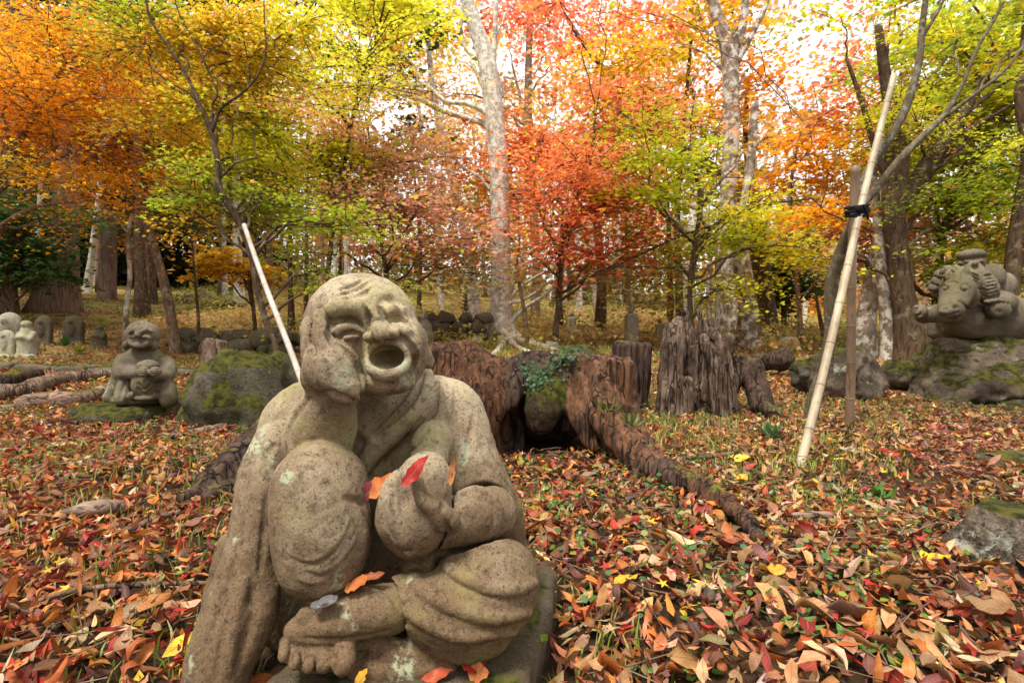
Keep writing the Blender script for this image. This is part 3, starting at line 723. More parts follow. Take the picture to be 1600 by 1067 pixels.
BLOCK = []   # circles (x, y, r) where nothing lies on the ground
def litter_colors(rs, n, x, y):
    names = ['tan', 'pale', 'rust', 'brown', 'red', 'orange', 'plum', 'dark', 'yellow', 'crim', 'grey']
    wl = np.array([.17, .06, .24, .12, .14, .12, .06, .02, .015, .05, .0]); wr = np.array([.30, .15, .18, .13, .07, .05, .07, .02, .015, .02, .01])
    f = np.clip((x / np.maximum(y, .5) + 0.35) / 0.7, 0, 1)[:, None]
    w = wl / wl.sum() * (1 - f) + wr / wr.sum() * f; c = np.cumsum(w, 1); k = (rs.rand(n, 1) > c).sum(1).clip(0, 10)
    A = np.array([PAL[q] for q in names])[k]
    return np.clip(A * (0.45 + 0.95 * rs.rand(n, 1)) * (1 + 0.12 * rs.randn(n, 3)), 0.005, 0.9), k
def scatter(rs, n, d0, d1, upow=1.25):
    y = np.sqrt(rs.rand(n) * (d1 ** 2 - d0 ** 2) + d0 ** 2); x = (rs.rand(n) * 2 - 1) * upow * y
    ok = np.ones(n, bool)
    for bx, by, br in BLOCK: ok &= (x - bx) ** 2 + (y - by) ** 2 > br * br
    # bare patches between drifts of leaves
    dn = fbm(np.stack([x, y, 0 * x], -1), 1.1, 3); ok &= rs.rand(n) < np.clip(1.15 + dn * 0.9, 0.35, 1)
    return x[ok], y[ok]
def leaf_basis(rs, n):
    L = np.clip(rs.normal(0.059, 0.016, n), 0.026, 0.105); w = np.clip(rs.normal(0.185, 0.04, n), 0.10, 0.29)
    curl = rs.randn(n) * 1.6 + (rs.rand(n) < .15) * 2.4; fold = np.clip(rs.normal(0.55, 0.65, n), -0.7, 1.5)
    return L, w, curl, fold
def build_litter(ground):
    rs = np.random.RandomState(7); VV = []; FF = []; CC = []; UV = []; off = 0
    def push(V, F, col, m, uv):
        nonlocal off
        VV.append(V); FF.append(F + off); off += len(V); CC.append(np.repeat(col, m, 0)); UV.append(uv)
    # long leaves, near: the largest 300 become objects of their own
    single = []
    for d0, d1, n, st, sc in ((0.55, 2.0, 8500, 5, 1.0), (2.0, 3.6, 13000, 4, 1.0), (3.6, 6.5, 26000, 3, 1.0), (6.5, 11, 22000, 2, 1.1), (11, 20, 14000, 2, 1.4)):
        x, y = scatter(rs, n, d0, d1, 1.5 if d0 < 3 else 1.35); n = len(x)
        L, w, curl, fold = leaf_basis(rs, n); L = L * sc
        if st == 3: w = w * 1.25
        if st == 2:
            R = rotm(rs, n, .45); C = np.stack([x, y, gz(x, y) + .01 + rs.rand(n) * .03], 1); col, _ = litter_colors(rs, n, x, y); g = np.clip((y - 5) / 6, 0, 1)[:, None] * 0.45; col = col * (1 - g) + np.array([0.34, 0.22, 0.10]) * g
            V, F, m = batch(np.array([(-.5, 0, 0), (0, -.2, .08), (.5, 0, 0), (0, .22, .06)])[None] * (L * 1.05)[:, None, None], R, C, np.array([[0, 1, 2, 3]])); push(V, F, col, m, np.tile([[.5, .5, 0]], (len(V), 1))); continue
        R = rotm(rs, n, 0.48); z = gz(x, y) + 0.006 + rs.rand(n) ** 1.3 * 0.045 * (1.0 if d0 < 6 else .6)
        C = np.stack([x, y, z], 1); col, _ = litter_colors(rs, n, x, y)
        if d0 > 5:
            g = np.clip((y - 5) / 6, 0, 1)[:, None] * 0.45; col = col * (1 - g) + np.array([0.34, 0.22, 0.10]) * g
        P, T, S = blades(n, L, w, curl, fold, st, rs=rs)
        if d0 < 1:
            inv = (np.abs(x / y) < 1.0) & (FPX * (CAMH - z) / y < 530)
            score = np.where(inv, L * w ** .5 / y, 0) * (0.85 + 0.3 * rs.rand(n)); pick = np.argsort(-score)[:296]
            keep = np.ones(n, bool); keep[pick] = False
            Vp, Fp, m = batch(P[pick], R[pick], C[pick] * 0, blade_faces(st))
            Vp = Vp.reshape(-1, m, 3)
            for q, i in enumerate(pick): single.append((Vp[q], C[i] + (0, 0, 0.012), col[i], T, S, st))
            P, R, C, col = P[keep], R[keep], C[keep], col[keep]
        V, F, m = batch(P, R, C, blade_faces(st))
        uv = np.tile(np.stack([T, S, 0 * T], 1), (len(C), 1)); push(V, F, col, m, uv)
    # crumbs of broken leaf and bark
    for d0, d1, n, sz in ((0.6, 2.2, 7000, .008), (2.2, 4.5, 8000, .012)):
        x, y = scatter(rs, n, d0, d1); n = len(x); R = rotm(rs, n, .7); C = np.stack([x, y, gz(x, y) + .005 + rs.rand(n) * .04], 1); s = sz * (.4 + 1.2 * rs.rand(n)); col, _ = litter_colors(rs, n, x, y)
        q = np.array([(-1, -.3, 0), (.2, -.6, .1), (1, .1, 0), (-.1, .7, -.1)])[None] * s[:, None, None] * (1 + .3 * rs.randn(n, 4, 1)); V, F, m = batch(q, R, C, np.array([[0, 1, 2, 3]])); push(V, F, col * .75, m, np.tile([[.5, .5, 0]], (len(V), 1)))
    # stalks and twigs
    x, y = scatter(rs, 1500, .7, 5); n = len(x); R = rotm(rs, n, .25); C = np.stack([x, y, gz(x, y) + .03 + rs.rand(n) * .025], 1); s = .05 * (.5 + 1.6 * rs.rand(n)); w = .0014 + .0022 * rs.rand(n) ** 3
    bx = np.array([(-1, -1, 0), (-1, 1, 0), (-1, 0, 1.5), (0, -1, 2), (0, 1, 2), (0, 0, 3.5), (1, -1, 0), (1, 1, 0), (1, 0, 1.2)])[None] * np.stack([s, w, w], 1)[:, None]; bx = bx + rs.randn(n, 1, 3) * .0
    V, F, m = batch(bx, R, C, np.array([[0, 3, 4, 1], [1, 4, 5, 2], [2, 5, 3, 0], [3, 6, 7, 4], [4, 7, 8, 5], [5, 8, 6, 3]])); push(V, F, np.tile([[.20, .12, .07]], (n, 1)) * (.6 + .9 * rs.rand(n, 1)), m, np.tile([[.5, .5, 0]], (len(V), 1)))
    # small maple leaves among them
    SP, SF = star(5)
    for d0, d1, n, sz in ((0.6, 3.2, 1100, .026), (3.2, 7, 3500, .03), (7, 14, 5000, .04)):
        x, y = scatter(rs, n, d0, d1); n = len(x); R = rotm(rs, n, 0.3)
        C = np.stack([x, y, gz(x, y) + 0.015 + rs.rand(n) * 0.03], 1); s = sz * (0.7 + 0.6 * rs.rand(n))
        k = rs.choice(4, n, p=[.35, .25, .25, .15]); A = np.array([PAL['crim'], PAL['orange'], PAL['yellow'], PAL['pale']])[k] * (0.8 + 0.4 * rs.rand(n, 1))
        V, F, m = batch(SP[None] * s[:, None, None], R, C, SF); push(V, F, A, m, np.tile([[0.5, 0.5, 0]], (len(V), 1)))
    V = np.vstack(VV); F = [f for f in FF]
    me = mesh_np('leaf_litter', V, F, True, {'col': np.vstack(CC), 'luv': np.vstack(UV)}, M['litter'])
    link('leaf_litter', me, None, 'thick litter of curled brown, red and tan leaves covering the forest floor', 'leaf litter', kind='stuff')
    for P, c, col, T, S, st in single:
        me = mesh_np('fallen_leaf', P, blade_faces(st), True, {'col': np.tile(col, (len(P), 1)), 'luv': np.stack([T, S, 0 * T], 1)}, M['litter'])
        link('fallen_leaf', me, ground, loc=c)

def build_greens():
    rs = np.random.RandomState(21)
    # thin grass blades
    VV = []; FF = []; CC = []; off = 0
    def tufts(n, d0, d1, per, h, spread, cols, px=None):
        nonlocal off
        y = np.sqrt(rs.rand(n) * (d1 ** 2 - d0 ** 2) + d0 ** 2); x = (rs.rand(n) * 2 - 1) * 1.2 * y if px is None else ((px[0] + rs.rand(n) * (px[1] - px[0])) - 800) / FPX * y
        ok = np.ones(n, bool)
        for bx, by, br in BLOCK: ok &= (x - bx) ** 2 + (y - by) ** 2 > br * br
        if px is None: ok &= fbm(np.stack([x, y, 0 * x + 5], -1), 0.8, 3) > -0.05
        x, y = x[ok], y[ok]; x = np.repeat(x, per) + rs.randn(len(x) * per) * spread; y = np.repeat(y, per) + rs.randn(len(y) * per) * spread; n = len(x)
        H = h * (0.5 + rs.rand(n)); a = rs.rand(n) * 6.283; lean = rs.rand(n) * 0.9; wd = 0.0022 * (1 + d0 / 3) * (0.7 + rs.rand(n) * .6)
        t = np.array([0, .5, 1.0]); z0 = gz(x, y); dx = np.cos(a); dy = np.sin(a); P = np.empty((n, 5, 3))
        for i, tt in enumerate(t[:2]):
            out = lean * H * tt ** 1.6
            for sg in (0, 1):
                s = (sg * 2 - 1) * wd * (1 - tt * .4)
                P[:, i * 2 + sg, 0] = x + dx * out - dy * s; P[:, i * 2 + sg, 1] = y + dy * out + dx * s; P[:, i * 2 + sg, 2] = z0 + H * tt * (1 - lean * .2 * tt)
        P[:, 4, 0] = x + dx * lean * H; P[:, 4, 1] = y + dy * lean * H; P[:, 4, 2] = z0 + H * (1 - lean * .45)
        V = P.reshape(-1, 3); b = (np.arange(n) * 5)[:, None] + off
        FF.append(b + np.array([[0, 1, 3]])); FF.append(b + np.array([[0, 3, 2]])); FF.append(b + np.array([[2, 3, 4]]))
        off += len(V); VV.append(V); c = np.array(cols)[rs.randint(0, len(cols), n)] * (0.7 + 0.6 * rs.rand(n, 1)); CC.append(np.repeat(c, 5, 0))
    gcol = [(0.16, 0.24, 0.03), (0.26, 0.30, 0.04), (0.36, 0.34, 0.07), (0.42, 0.36, 0.14)]
    tufts(1100, 0.75, 3.2, 6, 0.065, 0.03, gcol); tufts(1300, 3.0, 7, 6, 0.06, 0.05, gcol); tufts(5200, 6, 15, 6, 0.07, 0.12, [(0.30, 0.28, 0.06), (0.36, 0.28, 0.10), (0.22, 0.22, 0.04), (0.42, 0.34, 0.16)])
    tufts(900, 2.5, 5.5, 6, 0.05, 0.05, [(0.34, 0.34, 0.05), (0.42, 0.38, 0.08), (0.24, 0.28, 0.04)], (960, 1420)); tufts(60, 3, 4.2, 5, 0.10, 0.04, gcol, (1010, 1150)); tufts(260, 5.5, 9, 8, 0.12, 0.05, [(0.30, 0.28, 0.05), (0.34, 0.34, 0.06)], (680, 960)); tufts(90, 2.2, 3.4, 7, 0.05, 0.06, [(0.34, 0.33, 0.05), (0.22, 0.26, 0.04)], (1100, 1330))
    me = mesh_np('grass', np.vstack(VV), FF, True, {'col': np.vstack(CC)}, M['green'])
    link('grass', me, None, 'thin green and straw coloured grass blades growing through the leaf litter', 'grass', kind='stuff')
    # low round-leaved cover
    VV = []; FF = []; CC = []; off = 0
    P0 = np.array([(0, 0, 0), (.35, -.42, .05), (.8, -.36, .03), (1.0, 0, -.05), (.8, .36, .03), (.35, .42, .05)]); F0 = np.array([[0, 1, 2, 3, 4, 5]])
    for d0, d1, n, per, sz in ((0.8, 2.2, 360, 8, .017), (2.2, 4.5, 750, 8, .020), (4.5, 8, 900, 8, .03), (8, 16, 900, 9, .05)):
        x, y = scatter(rs, n, d0, d1, 1.1); n = len(x)
        keep = fbm(np.stack([x, y, 0 * x + 9], -1), 0.9, 2) > -0.1; x, y = x[keep], y[keep]
        x = np.repeat(x, per) + rs.randn(len(x) * per) * sz * 2.2; y = np.repeat(y, per) + rs.randn(len(y) * per) * sz * 2.2; n = len(x)
        C = np.stack([x, y, gz(x, y) + 0.03 + rs.rand(n) * 0.03], 1); R = rotm(rs, n, 0.35, False); s = sz * (0.5 + 0.9 * rs.rand(n))
        V, F, m = batch(P0[None] * s[:, None, None], R, C, F0); FF.append(F + off); off += len(V); VV.append(V)
        c = np.array([(0.10, 0.20, 0.02), (0.05, 0.13, 0.02), (0.20, 0.28, 0.03), (0.07, 0.15, 0.05)])[rs.randint(0, 4, n)] * (0.7 + 0.5 * rs.rand(n, 1)); CC.append(np.repeat(c, m, 0))
    me = mesh_np('ground_cover', np.vstack(VV), FF, True, {'col': np.vstack(CC)}, M['green'])
    link('ground_cover', me, None, 'small round green leaves of creeping plants scattered through the fallen leaves', 'ground cover', kind='stuff')

# ------------------------------------------------------------------ wood: tubes
def catmull(P, n):
    P = np.asarray(P, float); Q = np.vstack([2 * P[0] - P[1], P, 2 * P[-1] - P[-2]]); out = []
    for i in range(len(P) - 1):
        for f in np.arange(n) / n:
            p0, p1, p2, p3 = Q[i:i + 4]
            out.append(0.5 * (2 * p1 + (p2 - p0) * f + (2 * p0 - 5 * p1 + 4 * p2 - p3) * f ** 2 + (3 * p1 - p0 - 3 * p2 + p3) * f ** 3))
    return np.array(out + [P[-1]])
def tube(P, R, sides=8, rough=0.0, seed=0, flare=None, cap=True):
    P = np.asarray(P, float); R = np.asarray(R, float); n = len(P)
    T = np.gradient(P, axis=0); T /= np.linalg.norm(T, axis=1)[:, None] + 1e-9
    ref = np.array([0.13, 1, 0.07]) if abs(T[0][2]) > .5 else np.array([0, 0, 1.0]); U = np.cross(T, ref); U /= np.linalg.norm(U, axis=1)[:, None] + 1e-9; Vv = np.cross(T, U)
    a = np.linspace(0, 2 * math.pi, sides, endpoint=False)
    rr = R[:, None] * np.ones(sides)[None]
    if flare is not None: rr = rr * (1 + flare[:, None] * (0.5 + 0.5 * np.cos(a[None] * 5 + seed) + 0.4 * np.cos(a[None] * 3 + 2 * seed)))
    V = P[:, None] + rr[..., None] * (np.cos(a)[None, :, None] * U[:, None] + np.sin(a)[None, :, None] * Vv[:, None])
    if rough:
        d = (V - P[:, None]); V = P[:, None] + d * (1 + rough * fbm(V * np.array([1, 1, .35]), 1.1 / max(R.max(), .01) * .35, 3)[..., None])
    V = V.reshape(-1, 3); i = np.arange(n - 1)[:, None] * sides; j = np.arange(sides)[None]; j2 = (j + 1) % sides
    Q = np.stack([i + j, i + j2, i + sides + j2, i + sides + j], -1).reshape(-1, 4)
    if cap:
        V = np.vstack([V, P[0][None], P[-1][None]]); k = len(V)
        T0 = np.stack([np.full(sides, k - 2), (np.arange(sides) + 1) % sides, np.arange(sides)], 1); b = (n - 1) * sides
        T1 = np.stack([np.full(sides, k - 1), b + np.arange(sides), b + (np.arange(sides) + 1) % sides], 1)
        return V, [Q, np.vstack([T0, T1])]
    return V, [Q]
class Bag:
    def __init__(s): s.V = []; s.F = []; s.n = 0; s.C = []
    def add(s, V, F, col=None):
        for f in (F if isinstance(F, list) else [F]): s.F.append(np.asarray(f) + s.n)
        s.V.append(V); s.n += len(V)
        if col is not None: s.C.append(col)
    def mesh(s, name, mat, smooth=True):
        return mesh_np(name, np.vstack(s.V), s.F, smooth, {'col': np.vstack(s.C)} if s.C else None, mat)

LC = {  # leaf colours, as pairs the crown varies between
    'O': ((0.95, 0.32, 0.02), (0.93, 0.52, 0.03)), 'A': ((0.88, 0.48, 0.03), (0.60, 0.50, 0.04)), 'Y': ((0.80, 0.66, 0.03), (0.46, 0.54, 0.03)), 'L': ((0.95, 0.84, 0.06), (0.72, 0.78, 0.06)),
    'G': ((0.30, 0.42, 0.03), (0.55, 0.56, 0.04)), 'R': ((0.88, 0.14, 0.07), (0.90, 0.32, 0.15)), 'S': ((0.90, 0.24, 0.08), (0.92, 0.40, 0.16)), 'P': ((0.72, 0.28, 0.20), (0.65, 0.40, 0.22)),
    'p': ((0.85, 0.45, 0.28), (0.85, 0.55, 0.12)), 'o': ((0.72, 0.30, 0.12), (0.80, 0.45, 0.15)), 'D': ((0.045, 0.085, 0.02), (0.08, 0.13, 0.03)), 'B': ((0.45, 0.34, 0.12), (0.30, 0.28, 0.08)), 'g': ((0.85, 0.48, 0.02), (0.75, 0.50, 0.04)),
    'F': ((0.05, 0.075, 0.02), (0.11, 0.12, 0.03))}
STAR5 = star(5, 0.34); STAR3 = star(3, 0.42)
CROSS = (np.array([(-.3, 0, 0), (.25, -.26, .02), (1, -.12, -.1), (.3, .2, .02), (.05, -.75, -.06), (.35, 0, .03), (-.02, .78, -.06), (-.22, 0, .02)]), np.array([[0, 1, 2, 3], [4, 5, 6, 7]]))
TRI = (np.array([(-.5, 0, 0), (0.1, -.45, 0), (1, 0, -.1), (0.1, .45, 0)]), np.array([[0, 1, 2, 3]]))
class Tree:
    def __init__(s, name, label, cat, bark, stems, d=None, group=None, wiggle=0, flare=0.5, rough=.12):
        s.name = name; s.label = label; s.cat = cat; s.bark = bark; s.group = group; s.pads = []
        x0, y0, w0 = stems[0][0][:3]
        s.d = d or hit(x0, y0); s.stems = []; s.wood = Bag(); s.leafbag = Bag(); s.base = W(x0, y0, s.d); s.seed = sum(map(ord, label)) % 977
        s.rs = np.random.RandomState(s.seed)
        for q, st in enumerate(stems):
            dd = [s.d + (p[3] if len(p) > 3 else 0) for p in st]
            P = [W(p[0], p[1], e) for p, e in zip(st, dd)]; R = [p[2] / 2 * e / FPX for p, e in zip(st, dd)]
            if q == 0:
                b = P[0].copy(); b[2] = float(gz(b[0], b[1])) - 0.12
                if P[0][2] - b[2] > 0.02: P.insert(0, b); R.insert(0, R[0] * 1.05)
            C = catmull(np.hstack([np.array(P), np.array(R)[:, None]]), 5)
            if wiggle: C[2:, :2] += wiggle * fbm(C[2:, :3] + s.seed, 0.7, 2)[:, None]
            s.stems.append(C); L = np.concatenate([[0], np.cumsum(np.linalg.norm(np.diff(C[:, :3], axis=0), axis=1))])
            fl = flare * .3 * np.exp(-L / (C[0, 3] * 1.5)) if q == 0 and flare else None
            sides = 14 if R[0] / s.d * FPX > 9 else 8 if R[0] / s.d * FPX > 3 else 6
            if q == 0 and R[0] / s.d * FPX > 12: # finer rings for thick trunks
                C = np.stack([np.interp(np.linspace(0, L[-1], 46), L, C[:, i]) for i in range(4)], 1); L = np.linspace(0, L[-1], 46); fl = flare * .3 * np.exp(-L / (C[0, 3] * 1.5)); sides = 20
            V, F = tube(C[:, :3], np.maximum(C[:, 3], .004), sides, rough, s.seed + q, fl); s.wood.add(V, F)
    def root(s, pts, w):
        P = []; R = []
        for i, (x, y, r) in enumerate(pts):
            g, d = G(x, y); P.append(g + (0, 0, (0.02 if i < len(pts) - 1 else -0.05))); R.append(r / 2 * d / FPX)
        C = catmull(np.hstack([np.array(P), np.array(R)[:, None]]), 4); V, F = tube(C[:, :3], np.maximum(C[:, 3], .003), 8, 0.2, 3); s.wood.add(V, F)
    def near_point(s, px, py):
        """wood point to grow a limb from: a little lower than the spray"""
        best = None
        for C in s.stems:
            q = C[:, :3]; sx = q[:, 0] / q[:, 1] * FPX + 800; sy = 533.5 + (CAMH - q[:, 2]) / q[:, 1] * FPX
            e = np.abs(sx - px) + np.abs(sy - (py + 55)) * 1.3; k = int(np.argmin(e))
            if best is None or e[k] < best[0]: best = (e[k], C[k])
        return best[1]
    def pad(s, px, py, d, rx, rz, n, cls, size=None, limb=True, flat=0.35, ry=None):
        rs = s.rs; c = W(px, py, d); u = d / FPX; rx, rz = rx * u, rz * u; ry = ry if ry is not None else rx * 0.8
        if limb and s.stems:
            q = s.near_point(px, py); a = q[:3]; L = np.linalg.norm(c - a)
            if L < 7 and L > 0.15:
                mid = (a + c) / 2 + np.array([0, 0, 0.12 * L]) + rs.randn(3) * 0.06 * L
                C = catmull(np.array([a, mid, c]), 5); r0 = min(q[3] * 0.6, 0.018 + 0.012 * L); R = np.linspace(r0, 0.009, len(C))
                C[1:-1] += rs.randn(len(C) - 2, 3) * 0.02 * L
                V, F = tube(C, R, 5, cap=False); s.wood.add(V, F)
        # twigs radiate through the spray, leaves sit along them
        nt = max(4, int(n / 26)); a = rs.rand(nt) * 6.283; e = np.sqrt(rs.rand(nt)); tips = np.stack([np.cos(a) * rx * (.35 + .75 * e), np.sin(a) * ry * (.35 + .75 * e), (rs.rand(nt) - .5) * 2.2 * rz], 1)
        st = tips * (rs.rand(nt, 1) * 0.35)
        k = rs.randint(0, nt, n); f = rs.rand(n) ** 0.7
        P = c + st[k] * (1 - f[:, None]) + tips[k] * f[:, None] + rs.randn(n, 3) * np.array([rx, ry, rz * .7]) * 0.16
        P[:, 2] -= 0.10 * rx * ((P[:, 0] - c[0]) ** 2 / rx ** 2 + (P[:, 1] - c[1]) ** 2 / ry ** 2)
        size = size or max(0.038, 0.0054 * d)
        (SP, SF) = STAR5 if d < 6.5 else (CROSS if d < 8.6 else TRI)
        if SP is TRI[0]: size = size * 1.45
        R = rotm(rs, n, flat, False); sc = size * (0.65 + 0.7 * rs.rand(n))
        V, F, m = batch(SP[None] * sc[:, None, None], R, P, SF)
        c0, c1 = (np.array(x) for x in LC[cls]); tone = np.clip(rs.rand() * .6 + rs.rand(n) * .5 - .05, 0, 1)[:, None]
        col = (c0 * (1 - tone) + c1 * tone) * (0.7 + 0.5 * rs.rand(n, 1))
        if cls not in 'DFg':      # a crown never turns all at once
            oth = np.array([LC[q][rs.randint(2)] for q in 'OYGASL'])[rs.randint(0, 6, n)]; mx = (rs.rand(n, 1) < .09); col = np.where(mx, oth, col); col = np.clip(col, 0.003, 0.95)
        s.leafbag.add(V, F, np.repeat(col, m, 0))
        for i in range(0, nt if limb else 0, 2 if d < 10 else 4):
            V, F = tube(np.array([c + st[i], c + (st[i] + tips[i]) * .55 + (0, 0, .04 * rx), c + tips[i]]), np.array([.009, .006, .003]) * max(1, d / 8), 3, cap=False); s.wood.add(V, F)
    def finish(s):
        base = s.base.copy(); base[2] = float(gz(base[0], base[1])) if base[1] < 70 else base[2]
        e = thing(s.name, s.label, s.cat, s.group, base)
        if s.wood.n:
            o = link('trunk', s.wood.mesh('trunk', M[s.bark]), e); o.matrix_parent_inverse = Matrix.Translation(-Vector(base))
        if s.leafbag.n:
            o = link('crown', s.leafbag.mesh('crown', M['leaf'], False), e); o.matrix_parent_inverse = Matrix.Translation(-Vector(base))
        return e

# ------------------------------------------------------------------ things
GROUND = build_ground()
def solid(sc, name, mat, label, cat, amp, parent=None, group=None):
    V, Q = sc.mesh(); V = roughen(V, Q, amp)
    return link(name, mesh_np(name, V, Q, True, None, M[mat]), parent, label, cat, group)
def region(px0, px1, py0, py1, d0, d1, h):
    C = np.array([W(x, y, d) for x in (px0, px1) for y in (py0, py1) for d in (d0, d1)])
    return Sculpt(C.min(0), C.max(0), h)
# --- the howling stone figure in front
V, Q = carve_main_statue(0.0034)
V = roughen(V, Q, (0.0012, 30, 0.0006, 115))
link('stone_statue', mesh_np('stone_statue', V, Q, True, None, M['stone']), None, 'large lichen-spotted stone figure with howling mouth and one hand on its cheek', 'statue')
# its plinth
sc = Sculpt((-0.60, 0.60, -0.10), (0.20, 1.45, 0.16), 0.007)
sc.box((-0.155, 1.02, -0.01), (0.215, 0.30, 0.105), rot(1.0, 0, -12), 0.025)
solid(sc, 'plinth_slab', 'slab', 'dark damp stone slab with moss under the howling figure', 'plinth', (0.006, 9, 0.002, 50))
BLOCK += [(-0.17, 1.03, 0.25), (-.42, 1.05, .12)]

def carve_crouching(h):
    d = 4.25; s = region(155, 280, 490, 650, 3.9, 4.8, h); B, L, line = s.B, s.L, s.line; s.deep = 1.5
    B(226, 590, 4.38, 32, 42, 36, k=2); B(224, 565, 4.35, 30, 26, 28, k=8)
    B(223, 523, 4.27, 23, 22, 23, k=3)
    B(216, 536, 4.20, 18, 9, 12, k=3)
    for x in (197, 241): B(x, 540, 4.27, 5, 8, 6, k=2)
    B(244, 527, 4.30, 4, 9, 4, k=1)
    line([(202, 519), (210, 515), (216, 519)], [2, 3.2, 2.5], .3, 1); line([(221, 519), (228, 515), (237, 518)], [2.5, 3.2, 2], .3, 1)
    line([(203, 523), (209, 521), (214, 523)], 1.3, .2, .6, '-'); line([(222, 523), (229, 521), (236, 523)], 1.3, .2, .6, '-')
    L([(216, 517, 4.17), (214, 524, 4.13)], [3, 4.6], 1.5); B(208, 528, 4.17, 6, 4, 5, k=2); B(228, 528, 4.18, 8, 5, 6, k=2)
    line([(204, 529), (210, 533), (220, 533), (229, 529)], [1.5, 2.6, 2.6, 1.5], .1, .8, '-'); line([(208, 531.5), (214, 533), (222, 532)], 1.1, .0, .4)
    line([(200, 534), (210, 540), (222, 540), (232, 534)], [2, 3.5, 3.5, 2], .2, 1.5)
    for k in range(3): line([(208 + k, 509 - 2 * k), (218, 507 - 2 * k), (228, 509 - 2 * k)], .9, 0, .5, '-')
    B(258, 573, 4.33, 16, 17, 16, k=3, seam=1); L([(262, 578, 4.3), (258, 590, 4.22), (246, 588, 4.12)], [13, 11, 8], 3)
    L([(195, 565, 4.33), (193, 582, 4.25), (205, 582, 4.15), (216, 583, 4.08)], [13, 14, 11, 8], 4)
    L([(190, 588, 4.27), (183, 606, 4.25), (174, 620, 4.22)], [13, 13, 11], 5); L([(200, 590, 4.22), (193, 610, 4.18), (192, 622, 4.15)], [9, 11, 12], 4)
    B(231, 572, 4.12, 16, 10, 14, k=2, seam=.8); B(227, 600, 4.14, 18, 24, 18, k=3, seam=.8)
    for x in (224, 242):
        B(x, 581, 4.03, 9.5, 8, 7, k=1.5, seam=.6)
        for j in range(3): line([(x - 8, 577.5 + 3.4 * j), (x, 576.5 + 3.4 * j), (x + 8, 578 + 3.4 * j)], .8, .1, .4, '-')
    L([(254, 592, 4.22), (262, 608, 4.20), (264, 624, 4.17)], [9, 12, 13], 5)
    line([(216, 598), (226, 609), (238, 598)], 1.2, .1, .8, '-'); line([(215, 606), (226, 617), (240, 606)], 1.2, .1, .8, '-')
    B(225, 622, 4.10, 15, 5, 9, k=1); B(206, 619, 4.12, 6, 7, 8, k=1.5); B(243, 619, 4.14, 6, 6, 8, k=1.5)
    B(218, 624, 4.30, 44, 10, 30, k=4)
    line([(196, 598), (190, 612), (187, 624)], 1.6, .2, 1.5, '-'); line([(206, 594), (201, 610), (199, 625)], 1.4, .2, 1.5, '-')
    return s
solid(carve_crouching(0.0075), 'stone_statue', 'stone_mid', 'laughing bearded stone figure crouching with fists on its knee on a low mossy rock', 'statue', (0.003, 14, 0.0, 50))
sc = region(115, 285, 610, 690, 3.8, 5.0, 0.014)
sc.B(196, 648, 4.25, 68, 20, 62, roll=-2, k=2); sc.B(160, 652, 4.2, 34, 14, 40, k=6); sc.box(W(200, 644, 4.28), (.31, .24, .075), rot(0, 2, 5), .04, .02)
solid(sc, 'rock', 'boulder_moss', 'low flat mossy rock under the laughing stone figure', 'rock', (0.02, 4, 0.006, 18)); BLOCK.append((-3.2, 4.3, .38))

